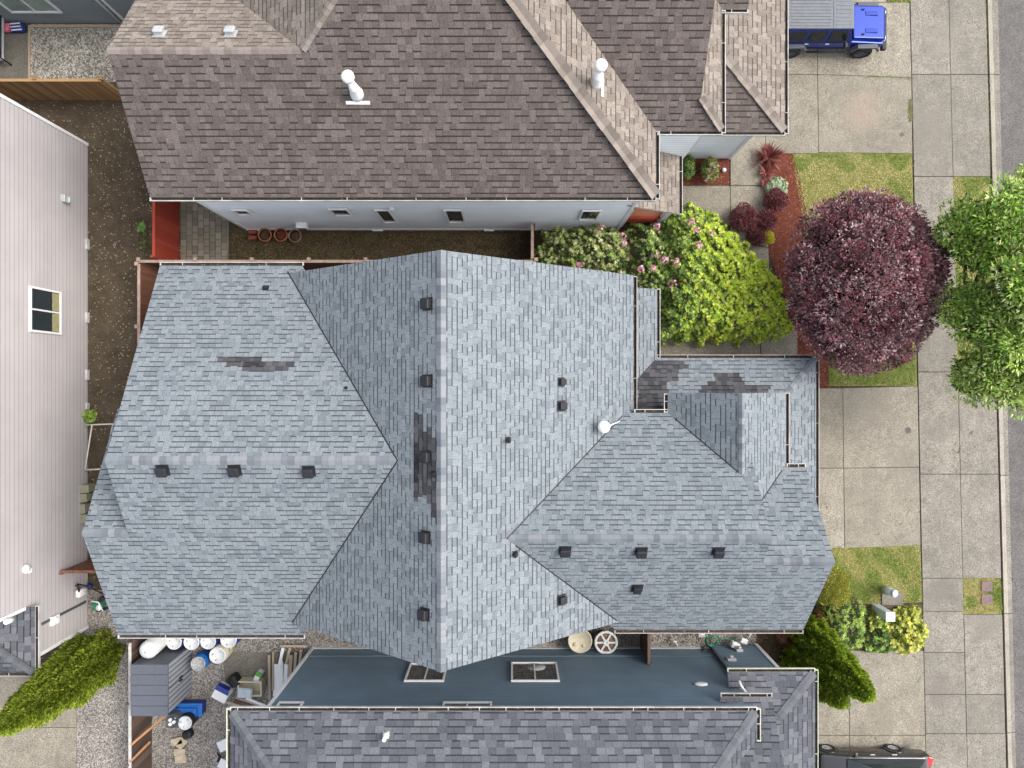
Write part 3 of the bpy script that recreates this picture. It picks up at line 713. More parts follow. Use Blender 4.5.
pipe_vent(roof, M_E, 508, 440, .3); pipe_vent(roof, M_E, 515, 554, .35); pipe_vent(roof, M_W, 434, 474, .25); pipe_vent(roof, W_N, 266, 288, .25); pipe_vent(roof, W_N, 346, 388, .08, .03, base=False)
# white flue with bracket
p = onp(M_E, 602, 426); bm = BM()
lathe(bm, p, [(.16, -.05), (.14, .06), (.1, .1), (.1, .42), (.19, .44), (.21, .5), (.2, .58), (.05, .64)], 22)
tube(bm, [p + Vector((.1, -.02, .3)), onp(M_E, 620, 421) + Vector((0, 0, .04))], .022, 8)
obj('flue_pipe', bm, M['white'], roof)
patch(roof, W_N, [(218, 358, 262, 363), (247, 363, 290, 372), (225, 363, 262, 367)])
bm_rows = [(417, 408, 424, 425), (414, 425, 436, 440), (413, 440, 437, 455), (412, 455, 437, 478), (413, 478, 437, 492), (419, 492, 437, 505), (426, 505, 436, 520)]
patch(roof, M_W, [(415, 416, 421, 500), (421, 432, 425.5, 492), (425, 424, 430, 506), (429.5, 440, 434, 514), (434, 428, 437.5, 522), (412, 446, 416, 486)])
patch(roof, L_N, [(636, 362, 686, 367), (640, 367, 680, 374), (640, 374, 676, 382), (636, 382, 668, 396), (634, 396, 664, 409), (712, 372, 742, 380), (704, 380, 744, 385), (698, 385, 770, 392)])
# gutters
G = M['fascia_tan']
gutter(hm, (-12.28, 4.13, 5.2), (-7.3, 4.13, 5.2), (0, 1), M['white'])
gutter(hm, (-13.74, -8.755, 5.2), (-7.25, -8.755, 5.2), (0, -1), M['white'])
gutter(hm, (3.62, -8.65, 5.0), (10.235, -8.65, 5.0), (0, -1), G)
gutter(hm, (4.30, 3.80, zat(M_E, 4.30, 0)), (4.30, -.98, zat(M_E, 4.30, 0)), (1, 0), G)
gutter(hm, (4.30, -1.01, 5.14), (5.45, -1.01, 5.14), (0, 1), M['white'], gap=.5)
gutter(hm, (5.45, -.35, 5.13), (5.45, -.98, 5.13), (-1, 0), M['white'], gap=.5)
gutter(hm, (9.58, -.32, 5.14), (9.58, -2.9, 5.14), (1, 0), G)
gutter(hm, (9.6, -2.9, 5.21), (10.235, -2.9, 5.21), (0, 1), M['white'], gap=.4)
gutter(hm, (5.53, .99, 2.9), (11.59, .99, 2.9), (0, 1), G)
gutter(hm, (5.53, .99, 2.9), (5.53, 3.62, 2.9), (1, 0), M['white'])
gutter(hm, (11.59, .99, 2.9), (11.59, -7.0, 2.9), (1, 0), G)
bm = BM(); p = Vector((5.4, -.42, 5.0)); tube(bm, [p, p + Vector((.04, -.2, -.15)), p + Vector((.1, -.35, -.3)), Vector((5.5, -.75, 3.9))], .045, 8); obj('downspout', bm, M['white'], hm)
bm = BM()      # walls with gable ends, stopping below the slopes
def gable(bm, axis, a0, a1, prof):
    """prof: list of (across, z); extruded along axis from a0 to a1"""
    f = (lambda a, c, z: (a, c, z)) if axis == 'x' else (lambda a, c, z: (c, a, z))
    lo = [bm.verts.new(f(a0, c, z)) for c, z in prof]; hi = [bm.verts.new(f(a1, c, z)) for c, z in prof]; n = len(prof)
    bm.faces.new(lo); bm.faces.new(hi)
    for i in range(n): bm.faces.new((lo[i], lo[(i + 1) % n], hi[(i + 1) % n], hi[i]))
gable(bm, 'x', -12.0, -4.0, [(3.8, 0), (3.8, 5.15), (-2.31, 8.3), (-8.4, 5.15), (-8.4, 0)])
gable(bm, 'x', -13.4, -11.8, [(-1.2, 0), (-1.2, 5.15), (-4.77, 7.0), (-8.41, 5.12), (-8.41, 0)])
gable(bm, 'y', 3.5, -7.9, [(3.95, 0), (3.95, 4.9), (-2.04, 9.3), (-7.6, 5.2), (-7.6, 0)])
gable(bm, 'x', 3.0, 7.7, [(-1.35, 0), (-1.35, 5.1), (-4.75, 7.9), (-8.3, 5.0), (-8.3, 0)])
gable(bm, 'x', 7.6, 9.9, [(-3.2, 0), (-3.2, 5.1), (-5.64, 7.15), (-8.29, 4.95), (-8.29, 0)])
gable(bm, 'y', -.6, -3.3, [(5.75, 0), (5.75, 5.0), (7.52, 6.4), (9.25, 5.0), (9.25, 0)])
bb(bm, 9.0, 11.25, -6.7, .65, 0, 2.8); bb(bm, 3.9, 11.0, -1.4, .66, 0, 2.79)
bmesh.ops.recalc_face_normals(bm, faces=bm.faces)
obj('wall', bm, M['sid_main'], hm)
bm = BM(); bb(bm, 11.251, 11.29, -5.6, -.4, .05, 2.3)
for i in range(1, 4): bb(bm, 11.29, 11.30, -5.6, -.4, .05 + i * .56, .07 + i * .56)
obj('garage_door', bm, M['white'], hm)

# ================================================================== NEIGHBOUR ABOVE (brown roof)
ht = thing('house', (-3, 10, 0), 'house with brown weathered shingle roof and pale blue siding along the top of the picture', 'house', 'houses')
p_ = .678
T_S = (6.4 - p_ * 6.207, 0, p_); T_N = (8.91 + p_ * 9.907, 0, -p_); T_W = (8.91 + p_ * 6.23, p_, 0); T_E = (6.4 + p_ * 4.78, -p_, 0)
T_S2 = (6.4 - p_ * 8.40, 0, p_); T_E2 = (6.4 + p_ * 6.97, -p_, 0); T_S3 = (6.4 - p_ * 12.45, 0, p_)
G_S = (3.6 - .3 * 9.36, 0, .3); G_E = (3.6 + .3 * 10.14, -.3, 0); PO = (2.95 + .58 * 6.37, -.58, 0)
bm = BM()
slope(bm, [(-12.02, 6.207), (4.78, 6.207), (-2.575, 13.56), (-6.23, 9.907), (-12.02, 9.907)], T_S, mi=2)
slope(bm, [(-12.02, 9.907), (-12.02, 13.6), (-10.2, 13.6), (-6.23, 9.907)], T_N)
slope(bm, [(-6.23, 9.907), (-9.93, 13.0), (-9.93, 19), (-2.575, 19), (-2.575, 13.56)], T_W)
slope(bm, [(4.78, 6.207), (4.78, 8.9), (-.1, 14.2), (-2.575, 19), (-2.575, 13.56)], T_E)
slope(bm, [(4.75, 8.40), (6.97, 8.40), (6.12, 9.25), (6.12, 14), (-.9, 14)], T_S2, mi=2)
slope(bm, [(6.97, 8.40), (6.97, 14), (5.9, 14), (5.9, 9.47)], T_E2)
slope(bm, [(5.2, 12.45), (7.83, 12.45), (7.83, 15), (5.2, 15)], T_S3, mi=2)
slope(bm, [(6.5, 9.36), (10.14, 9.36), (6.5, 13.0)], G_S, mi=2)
slope(bm, [(10.14, 9.36), (10.14, 17), (6.5, 17), (6.5, 13.0)], G_E)
slope(bm, [(6.37, 6.47), (6.37, 8.96), (4.2, 8.96), (4.2, 6.47)], PO)
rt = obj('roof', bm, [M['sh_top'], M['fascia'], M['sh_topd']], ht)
CAPQ.append((Z(T_S, -12.02, 9.907), Z(T_S, -6.3, 9.907), T_N, T_S, .13,))
CAPQ.append((Z(T_S, -6.23, 9.907), Z(T_S, -2.6, 13.53), T_W, T_S, .13,))
CAPQ.append((Z(T_S, 4.75, 6.24), Z(T_S, -2.55, 13.53), T_E, T_S, .2, .28,))
CAPQ.append((Z(T_S2, 6.94, 8.43), Z(T_S2, 6.12, 9.25), T_E2, T_S2, .14,))
CAPQ.append((Z(G_S, 10.1, 9.4), Z(G_S, 6.6, 12.9), G_E, G_S, .16,))
flush_caps(M['cap_top'], rt)
roof_vent(rt, T_N, 160, 34, .32, M['metal']); roof_vent(rt, T_N, 231, 34, .32, M['metal'])
flue(rt, T_S, 357, 94, 1.3, .11); flue(rt, T_E, 596, 83, 1.3, .11)
gutter(ht, (-12.02, 6.207, 6.4), (4.78, 6.207, 6.4), (0, -1), M['white'])
gutter(ht, (4.78, 6.15, 6.4), (4.78, 8.40, 6.4), (1, 0), M['white'])
gutter(ht, (4.85, 8.40, 6.4), (6.97, 8.40, 6.4), (0, -1), M['white'])
gutter(ht, (6.97, 8.35, 6.4), (6.97, 12.4, 6.4), (1, 0), M['white'])
gutter(ht, (6.97, 12.45, 6.4), (7.83, 12.45, 6.4), (0, -1), M['white'], gap=.5)
gutter(ht, (6.9, 9.36, 3.6), (10.14, 9.36, 3.6), (0, -1), M['white'])
gutter(ht, (10.14, 9.3, 3.6), (10.14, 17, 3.6), (1, 0), M['white'])
gutter(ht, (6.37, 6.47, 2.95), (6.37, 8.96, 2.95), (1, 0), M['white'])
bm = BM()
gable(bm, 'x', -11.14, -9.0, [(6.51, 0), (6.51, 6.4), (9.9, 8.6), (13.2, 6.35), (13.2, 0)]); bb(bm, -9.2, 4.43, 6.51, 10, 0, 6.35)
bb(bm, -9.4, 6.0, 8.7, 18, 0, 6.35); bb(bm, -9.4, 4.4, 9.5, 18, 6.0, 6.3)
gable(bm, 'x', 3.9, 6.0, [(8.7, 0), (8.7, 6.3), (13.8, 9.5), (13.8, 0)]); bb(bm, 5.9, 6.6, 8.71, 14, 0, 6.3)
bb(bm, 6.0, 9.15, 9.51, 16.8, 0, 3.45)
bmesh.ops.recalc_face_normals(bm, faces=bm.faces)
lap_wall(bm, (-11.14, 6.508), (4.43, 6.508), .25, 6.2, (0, -1))
lap_wall(bm, (7.2, 9.508), (9.15, 9.508), .1, 3.4, (0, -1)); lap_wall(bm, (4.5, 8.698), (6.6, 8.698), .1, 6.2, (0, -1))
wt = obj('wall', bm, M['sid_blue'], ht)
bm = BM()
for x, y, z1 in ((-11.12, 6.48, 6.2), (4.42, 6.48, 6.2), (9.14, 9.48, 3.4), (7.2, 9.48, 3.4)): bm = BM(); bb(bm, x - .06, x + .06, y - .03, y + .03, .1, z1); obj('corner_trim', bm, M['white'], ht)
bm = BM()
bb(bm, -11.14, 4.43, 6.47, 6.50, .02, .24)
obj('base_trim', bm, M['white'], ht)
for px in (262, 376, 487): X = P(px, 0).x; bm = BM(); bb(bm, X - .12, X + .3, 6.42, 6.468, .05, .2); obj('foundation_vent', bm, M['white'], ht)
def twin(y, pxl, pxr, pyt, pyb, **k):
    zt = H - y * F / (384 - pyt); zb = H - y * F / (384 - pyb); s = (H - zb) / F
    return window(ht, ((pxl - 512) * s, y), ((pxr - 512) * s, y), zb, zt, (0, -1), fw=.055, **k)
twin(6.485, 239, 253, 209, 213.5); twin(6.485, 335, 352, 208, 214)
twin(6.485, 384, 397, 209, 221); twin(6.485, 449, 465, 209, 221); twin(6.485, 579, 596, 209.5, 218.5)
bm = BM(); p = P(302, 222, 1.2); p.y = 6.40; box(bm, p, (.42, .24, .34), None, 0, .02); mb = obj('meter_box', bm, M['white'], ht); bm = BM(); box(bm, p + Vector((.02, -.13, .02)), (.28, .06, .24)); obj('meter_face', bm, M['dkgrey'], mb)
bm = BM(); p = P(392, 206, 3.9); p.y = 6.42; box(bm, p, (.16, .12, .14)); obj('wall_lamp', bm, M['white'], ht)
# porch
bm = BM(); bb(bm, 4.5, 6.3, 6.75, 8.6, .3, .45)
obj('porch_floor', bm, M['brown'], ht)
bm = BM()
for i in range(12): bb(bm, 4.55 + i * .12, 4.61 + i * .12, 6.72, 6.76, .45, 1.2)
bb(bm, 4.5, 6.0, 6.68, 6.80, 1.2, 1.26); bb(bm, 4.5, 6.0, 6.70, 6.78, .5, .55); obj('porch_railing', bm, M['redwood'], ht)
for x in (4.55, 6.1):
    bm = BM(); bb(bm, x - .1, x + .1, 6.62, 6.82, .01, 2.9); obj('porch_post', bm, M['white'], ht)

# ================================================================== NEIGHBOUR BELOW (charcoal roof)
hb = thing('house', (0, -14, 0), 'house with charcoal shingle roof and slate blue lap siding at the bottom of the picture', 'house', 'houses')
q_ = .52
B1 = (6.7 - q_ * 10.72, 0, -q_); B1W = (6.7 + q_ * 9.24, q_, 0); B1E = (6.7 + q_ * 8.03, -q_, 0)
U_ = (5.2 - .57 * 10.92, 0, -.57); LN = (4 - .3 * 10.53, 0, -.3); LE = (4 + .3 * 11.08, -.3, 0)
bm = BM()
slope(bm, [(-9.24, -10.72), (8.03, -10.72), (3.5, -15.25), (-4.7, -15.25)], B1)
slope(bm, [(-9.24, -10.72), (-4.7, -15.25), (-4.7, -20), (-9.24, -20)], B1W)
slope(bm, [(8.03, -10.72), (8.03, -11.67), (6.9, -12.5), (5.5, -14.6), (4.2, -14.55)], B1E)
slope(bm, [(7.3, -10.92), (9.07, -10.92), (9.07, -16), (5.5, -16)], U_)
slope(bm, [(7.9, -10.53), (11.08, -10.53), (9.617, -11.99), (9.617, -12.3), (7.9, -12.3)], LN)
slope(bm, [(11.08, -10.53), (11.08, -18), (9.0, -18), (9.0, -12.0), (9.617, -11.993)], LE)
rb = obj('roof', bm, [M['sh_bot'], M['fascia']], hb)
CAPQ.append((Z(B1, -9.2, -10.76), Z(B1, -5, -14.96), B1, B1W, .17, .22,))
CAPQ.append((Z(B1, 8.0, -10.75), Z(B1, 4.2, -14.55), B1E, B1, .17, .22,))
CAPQ.append((Z(LN, 11.05, -10.56), Z(LN, 9.65, -11.96), LE, LN, .17, .22,))
flush_caps(M['cap_bot'], rb)
pipe_vent(rb, B1, 386, 735, .35, .06, M['white'])
gw = plain('gutter_mossy', C(.60, .62, .48), .6, var=.15)
gutter(hb, (-9.24, -10.72, 6.7), (8.03, -10.72, 6.7), (0, 1), M['white'], gap=.95)
gutter(hb, (-9.24, -10.66, 6.7), (-9.24, -19, 6.7), (-1, 0), gw)
gutter(hb, (8.03, -10.66, 6.7), (8.03, -11.7, 6.7), (1, 0), gw)
gutter(hb, (7.3, -10.92, 5.2), (9.07, -10.92, 5.2), (0, 1), M['white'], gap=.5)
gutter(hb, (7.9, -10.53, 4.0), (11.08, -10.53, 4.0), (0, 1), gw)
gutter(hb, (11.08, -10.47, 4.0), (11.08, -18, 4.0), (1, 0), gw)
bm = BM(); tube(bm, [P(739, 681, 4.4), P(741, 686, 4.5), P(750, 698, 5.0)], .05, 8); obj('downspout', bm, M['white'], hb)
WY = -11.1
bm = BM()
bb(bm, -8.38, 6.6, -19, WY - .02, 0, 6.6); bb(bm, 6.5, 8.0, -11.5, WY - .01, 0, 6.55); bb(bm, 6.5, 7.0, -15, -11.4, 0, 6.58); bb(bm, 8.37, 10.29, -18, WY + .10, 0, 3.9)
bb(bm, 5.8, 9.0, -18, WY - .3, 3.5, 5.0)
lap_wall(bm, (-8.4, WY), (8.35, WY), .25, 6.5, (0, 1), .19); lap_wall(bm, (8.36, WY + .12), (10.3, WY + .12), .2, 3.8, (0, 1), .19)
bb(bm, -8.4, 8.35, WY + .02, WY + .045, 1.02, 1.08)
bmesh.ops.recalc_face_normals(bm, faces=[f for f in bm.faces if len(f.verts) == 4 and f.calc_area() > 1e9])
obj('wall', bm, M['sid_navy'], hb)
bm = BM(); bb(bm, -8.42, -8.30, WY - .01, WY + .05, .05, 6.4); obj('corner_trim', bm, M['white'], hb)
bm = BM(); bb(bm, 10.2, 10.34, WY + .06, WY + .17, .05, 3.8); obj('corner_trim', bm, M['white'], hb)
bm = BM(); bb(bm, -8.3, 8.3, WY - .01, WY + .03, .02, .24); obj('base_trim', bm, M['white'], hb)
bm = BM(); bb(bm, 8.27, 8.36, WY + .05, WY + .17, .05, 3.7); obj('corner_trim', bm, M['dkgrey'], hb)
def bwin(pxl, pxr, pyt, pyb, **k):
    y = WY + .02; zt = H - y * F / (384 - pyb); zb = H - y * F / (384 - pyt); s = (H - zb) / F
    return window(hb, ((pxl - 512) * s, y), ((pxr - 512) * s, y), zb, zt, (0, 1), fw=.07, **k)
bw = bwin(512, 556, 664, 682, panes=2); bw.children[0].active_material = None or bw.children[0].active_material; bm = BM(); lathe(bm, (.95, WY + .058, 2.25), [(.36, 0), (.36, .006), (.01, .008)], 28, Matrix.Rotation(R(-90), 3, 'X')); obj('curtain', bm, plain('pale_curtain', C(.42, .43, .40), .7), bw); bwin(411, 447, 665, 682, panes=2); bwin(444, 491, 704, 720, panes=2); bwin(280, 303, 704, 720)
bm = BM(); p = Vector((0, 0, 0)); y = WY + .05; d = y * F / (384 - 684); lathe(bm, (189 * d / F, y, H - d), [(.2, -.02), (.2, .02), (.12, .04), (.02, .05)], 20, Matrix.Rotation(R(-90), 3, 'X') @ Matrix.Diagonal((1.25, .8, 1))); obj('wall_vent', bm, M['white'], hb)
for px, py, s in ((739, 650, .28), (731, 659, .34)):
    y = WY + .17; d = y * F / (384 - py); bm = BM(); c = Vector(((px - 512) * d / F, y, H - d)); box(bm, c, (s, .12, s * .9), None, 0, .02)
    lathe(bm, c + Vector((0, .06, .02)), [(.09, 0), (.09, .08), (.06, .1)], 14, Matrix.Rotation(R(-90), 3, 'X')); obj('meter_box', bm, M['metal'], hb)

# ================================================================== NEIGHBOUR LEFT (off-white siding) and REAR (grey siding)
hl = thing('house', (-22, 0, 0), 'house with off-white lap siding whose tall side wall fills the left edge of the picture', 'house', 'houses')
WX = -17.89
bm = BM(); bb(bm, -27, WX - .01, -8.26, 10.07, 0, 6.4); bb(bm, -27, WX - .012, -10.24, -8.25, 0, 3.6)
lap_wall(bm, (WX, -10.25), (WX, 10.08), .12, 3.57, (1, 0), .23, .022); lap_wall(bm, (WX, -8.26), (WX, 10.08), 3.57, 6.4, (1, 0), .23, .022)
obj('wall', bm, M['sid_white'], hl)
for a, b, zb, zt in ((-10.3, -10.16, .05, 3.6), (10.02, 10.14, .05, 6.3), (-8.3, -8.18, 3.9, 6.3)): bm = BM(); bb(bm, WX - .03, WX + .05, a, b, zb, zt); obj('corner_trim', bm, M['white'], hl)
for py in (245, 318, 375, 408): bm = BM(); Y = P(0, py).y; bb(bm, WX + .02, WX + .10, Y - .22, Y + .22, .05, .22); obj('foundation_vent', bm, M['fascia'], hl)
bm = BM(); bb(bm, WX, WX + .05, -9.17, -9.07, .2, 3.0); obj('corner_trim', bm, M['dkgrey'], hl)
wl = window(hl, (WX + .01, 1.98), (WX + .01, 3.6), 1.92, 3.67, (1, 0), panes=2, fw=.08)
for a, b in ((2.04, 2.74), (2.84, 3.53)): bm = BM(); bb(bm, WX + .045, WX + .055, a, b, 1.98, 2.4); obj('curtain', bm, plain('curtain', C(.35, .32, .17), .7, var=.2), wl)
slopes = BM(); HL = (6.4 + .4 * -17.45, 0, 0)
HLP = (6.6 - .45 * 17.35, -.45, 0); slope(slopes, [(-17.35, -8.7), (-17.35, 10.5), (-22.5, 10.5), (-22.5, -8.7)], HLP)
HLQ = (zat(HLP, -22.5, 0) + .45 * 22.5, .45, 0); slope(slopes, [(-22.5, -8.7), (-22.5, 10.5), (-27.6, 10.5), (-27.6, -8.7)], HLQ)
ps = .4; LR_E = (3.76 - ps * 17.6, -ps, 0); LR_S = (3.76 + ps * 10.67, 0, ps)
slope(slopes, [(-17.6, -8.2), (-17.6, -10.67), (-20.07, -8.2)], LR_E); slope(slopes, [(-17.6, -10.67), (-26, -10.67), (-26, -8.2), (-20.07, -8.2)], LR_S)
rl = obj('roof', slopes, [M['sh_bot'], M['fascia']], hl)
bm = BM(); caps(bm, Z(LR_S, -17.63, -10.64), Z(LR_S, -19.9, -8.37), LR_E, LR_S, .14); obj('ridge_cap', bm, M['cap_bot'], rl)
gutter(hl, (-17.6, -8.2, 3.76), (-17.6, -10.67, 3.76), (1, 0), M['white']); gutter(hl, (-17.6, -10.67, 3.76), (-25, -10.67, 3.76), (0, -1), M['white'])
bm = BM(); tube(bm, [P(6, 622, 5.2), P(14, 619, 4.5)], .09, 10); obj('downspout', bm, M['white'], hl)
for px, py, kind in ((63, 199, 'wall_lamp'), (24, 569, 'wall_vent'), (53, 620, 'meter_box')):
    d = -WX * F / (512 - px); c = Vector((WX + .07, (384 - py) * d / F, H - d)); bm = BM()
    if kind == 'wall_lamp': box(bm, c, (.2, .3, .32), None, 0, .03); box(bm, c + Vector((.08, 0, -.1)), (.18, .24, .06))
    elif kind == 'wall_vent': lathe(bm, c, [(.17, -.05), (.17, .04), (.1, .1), (.02, .1)], 18, Matrix.Rotation(R(90), 3, 'Y')); box(bm, c + Vector((.02, -.1, -.14)), (.12, .16, .16))
    else: box(bm, c, (.12, .36, .46), None, 0, .02); lathe(bm, c + Vector((.05, 0, .05)), [(.11, 0), (.11, .1), (.08, .12)], 16, Matrix.Rotation(R(90), 3, 'Y'))
    obj(kind, bm, M['white'] if kind != 'wall_lamp' else M['metal'], hl)
hr = thing('house', (-19, 19, 0), 'house with dark grey lap siding and a white slider window in the top left corner', 'house', 'houses')
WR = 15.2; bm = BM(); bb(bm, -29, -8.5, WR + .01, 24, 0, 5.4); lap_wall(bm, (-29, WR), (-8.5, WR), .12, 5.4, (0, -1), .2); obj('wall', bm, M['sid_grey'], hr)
window(hr, (-20.35, WR - .01), (-18.36, WR - .01), 1.05, 2.3, (0, -1), panes=2, gm=M['glass_lt'], fw=.09)
bm = BM(); tube(bm, [(-16.35, WR - .08, .1), (-16.35, WR - .08, 5.3)], .055, 8); bb(bm, -16.24, -16.12, WR - .05, WR - .005, .1, 5.3); obj('downspout', bm, M['white'], hr)
bm = BM(); slope(bm, [(-29.4, 14.8), (-8.1, 14.8), (-8.1, 19.6), (-29.4, 19.6)], (5.5 - .5 * 14.8, 0, .5)); slope(bm, [(-29.4, 24.4), (-8.1, 24.4), (-8.1, 19.6), (-29.4, 19.6)], (5.5 + .5 * 24.4, 0, -.5)); obj('roof', bm, [M['sh_bot'], M['fascia']], hr)

# ================================================================== FENCES
def fence(name, A, B, h, m, label, cat='fence', side=1, boards=.14, posts=2.4, capm=None, cap=True, rails=True, group=None):
    A = Vector((A[0], A[1], 0)); B = Vector((B[0], B[1], 0)); d = B - A; L = d.length; d.normalize(); o = Vector((-d.y, d.x, 0)) * side
    t = thing(name, (A + B) / 2, label, cat, group); rot = Matrix((d, o, Vector((0, 0, 1)))).transposed()
    bm = BM(); n = int(L / boards)
    for i in range(n):
        box(bm, A + d * (L * (i + .5) / n) + Vector((0, 0, h / 2)) + o * random.uniform(.008, .012), (L / n - .006, .02, h - .06 + random.uniform(-.01, .01)), rot)
    obj('board_panel', bm, m, t)
    bm = BM()
    box(bm, (A + B) / 2 + Vector((0, 0, h + .01)) , (L, .11, .04), rot)
    for z in (.35, h - .3): box(bm, (A + B) / 2 + Vector((0, 0, z)) - o * .035, (L, .06, .09), rot)
    obj('rail', bm, capm or m, t)
    k = max(1, round(L / posts))
    for i in range(k + 1):
        c = A + d * (L * i / k) - o * .07; bm = BM(); box(bm, c + Vector((0, 0, (h + .05) / 2)), (.09, .09, h + .05), rot); pp = obj('post', bm, m, t)
        if cap: bm = BM(); box(bm, c + Vector((0, 0, h + .07)), (.15, .15, .035), rot, 0, .01); obj('post_cap', bm, capm or m, pp)
    return t
g = lambda px, py: P(px, py, 0)
fence('cedar_fence', (-24, 11.98), (g(128, 0).x, 11.98), 1.95, M['cedar'], 'golden cedar board fence between the pale gravel court and the dirt strip', side=-1)
fence('red_fence', (-14.05, g(0, 200).y + 2.2), (-14.05, 5.0), 2.1, M['redwood'], 'bright red painted fence panel beside the block-paved patio', side=1, cap=False, boards=.15)
capt = plain('weathered_cap', C(.40, .29, .23), .8, var=.25)
fence('brown_fence', (-14.75, 4.85), (P(536, 0, 1.9).x, 4.85), 1.88, M['brown'], 'long reddish brown fence running between the brown-roofed and the blue-grey-roofed houses', side=-1, capm=capt)
fence('brown_fence', (-14.75, 4.75), (-14.75, -.2), 1.88, M['brown'], 'short brown fence along the dirt strip, at right angles to the long brown fence', side=1, capm=capt)
fence('brown_fence', (P(530, 0).x + .05, 4.95), (P(530, 0).x + .05, 6.35), 1.7, M['brown'], 'very short brown cross fence between the long brown fence and the pale blue wall', side=1, capm=capt, cap=False)
fence('old_fence', (-17.8, -7.4), (-12.8, -7.4), 1.95, M['rust'], 'rusty brown fence reaching from under the blue-grey roof to the off-white wall', side=1, cap=False)
greyc = plain('weathered_rail', C(.50, .48, .45), .8, var=.2)
fence('side_fence', (-15.2, -10.3), (-15.2, -20), 1.7, M['oldwood'], 'dark weathered fence with pale top rail beside the grey shed', side=1, capm=greyc, cap=False)
fence('gate_fence', (g(640, 0).x, -8.3), (g(640, 0).x, WY + .05), 1.95, M['oldwood'], 'dark brown board gate panel closing the narrow gravel side yard', side=-1, cap=False)
# diagonal brace boards beside shed
for (a, b, lab) in (((131, 745), (165, 716), 'upper orange timber brace leaning on the dark fence below the shed'), ((130, 762), (150, 742), 'lower orange timber brace leaning on the dark fence below the shed')):
    bm = BM(); A = P(*a, 1.75); B = P(*b, 1.0); rot = frame_z(B - A); box(bm, (A + B) / 2, (.09, .04, (B - A).length), rot)
    tag(obj('timber_brace', bm, plain('orange_timber', C(.42, .2, .09), .7)), lab, 'timber brace', 'timber braces')
# ================================================================== VEHICLES
def wheel(parent, c, r, wd, outw, spokes=5, rimc=None):
    c = Vector(c); rot = Matrix.Rotation(R(90) * (-outw), 3, 'X')   # local z -> +-y
    bm = BM(); lathe(bm, c, [(r * .62, -wd / 2), (r * .93, -wd / 2), (r, -wd * .3), (r, wd * .3), (r * .93, wd / 2), (r * .62, wd / 2), (r * .6, wd * .1)], 32, rot)
    w_ = obj('wheel', bm, M['tyre'], parent)
    bm = BM(); lathe(bm, c, [(r * .60, wd * .05), (r * .62, wd * .42), (r * .56, wd * .44), (r * .54, wd * .15), (.02, wd * .12)], 28, rot)
    for i in range(spokes):
        a = 2 * math.pi * i / spokes; rr = rot @ Matrix.Rotation(a, 3, 'Z'); box(bm, c + rr @ Vector((r * .3, 0, wd * .3)), (r * .55, r * .16, wd * .15), rr)
    lathe(bm, c, [(r * .14, wd * .2), (r * .14, wd * .42), (.01, wd * .44)], 14, rot)
    obj('rim', bm, rimc or M['metal'], w_)
def profile_body(bm, prof, y0, y1, yin=0.0, ztum=99, tum=0, bev=.04, mi=0):
    """side profile (x,z) extruded y0..y1; verts above ztum move inwards by tum"""
    lo, hi = [], []
    for x, z in prof:
        t = tum if z > ztum else 0
        lo.append(bm.verts.new((x, y0 + t, z))); hi.append(bm.verts.new((x, y1 - t, z)))
    n = len(prof); fs = [bm.faces.new(lo), bm.faces.new(hi)]
    for i in range(n): fs.append(bm.faces.new((lo[i], lo[(i + 1) % n], hi[(i + 1) % n], hi[i])))
    bmesh.ops.recalc_face_normals(bm, faces=fs)
    if bev:
        es = list({e for f in fs[:2] for e in f.edges} | {e for f in fs for e in f.edges}); bmesh.ops.bevel(bm, geom=es, offset=bev, segments=3, affect='EDGES', profile=.6)
jx, jy = 10.85, 14.65       # rear, centre line
J = thing('jeep', (jx + 2.3, jy, 0), 'blue four-door off-road vehicle with grey ribbed hard top on the upper driveway', 'car', 'parked cars')
X = lambda a: jx + a
bm = BM(); profile_body(bm, [(X(.1), .55), (X(4.25), .55), (X(4.35), .75), (X(4.3), 1.0), (X(2.95), 1.12), (X(.05), 1.15)], jy - .78, jy + .78, bev=.05)
obj('body', bm, M['carblue'], J, smooth=False)
bm = BM(); profile_body(bm, [(X(2.98), 1.1), (X(4.28), 1.0), (X(4.33), 1.12), (X(4.2), 1.2), (X(2.95), 1.26)], jy - .66, jy + .66, bev=.05)
for s in (-1, 1): box(bm, (X(3.7), jy + s * .35, 1.235), (.5, .18, .04), None, 0, .01)
hood = obj('hood', bm, M['carblue'], J)
bm = BM()
for s in (-1, 1): box(bm, (X(3.35), jy + s * .5, 1.27), (.12, .05, .04), None, 0, .01)
obj('hood_latch', bm, M['black'], hood)
bm = BM(); profile_body(bm, [(X(.05), 1.1), (X(2.95), 1.15), (X(2.62), 1.84), (X(.12), 1.88)], jy - .77, jy + .77, ztum=1.5, tum=.16, bev=.02)
obj('cabin', bm, M['carblue'], J)
for s, out in ((-1, -1), (1, 1)):
    for a, b in ((.22, .95), (1.08, 1.75), (1.9, 2.55)):
        bm = BM(); y = jy + s * .775; v = [bm.verts.new(p) for p in ((X(a), y + s * .004, 1.2), (X(b + (.12 if b > 2 else 0)), y + s * .004, 1.2), (X(b), y - s * .145, 1.76), (X(a), y - s * .145, 1.76))]
        bm.faces.new(v); bmesh.ops.solidify(bm, geom=bm.faces[:], thickness=.012); bmesh.ops.recalc_face_normals(bm, faces=bm.faces); obj('side_window', bm, M['glass'], J)
bm = BM(); v = [bm.verts.new(p) for p in ((X(2.99), jy - .66, 1.22), (X(2.99), jy + .66, 1.22), (X(2.68), jy + .60, 1.82), (X(2.68), jy - .60, 1.82))]; bm.faces.new(v)
bmesh.ops.solidify(bm, geom=bm.faces[:], thickness=.015); obj('windshield', bm, M['glass'], J)
bm = BM(); box(bm, (X(1.35), jy, 1.91), (2.62, 1.24, .08), None, 0, .03)
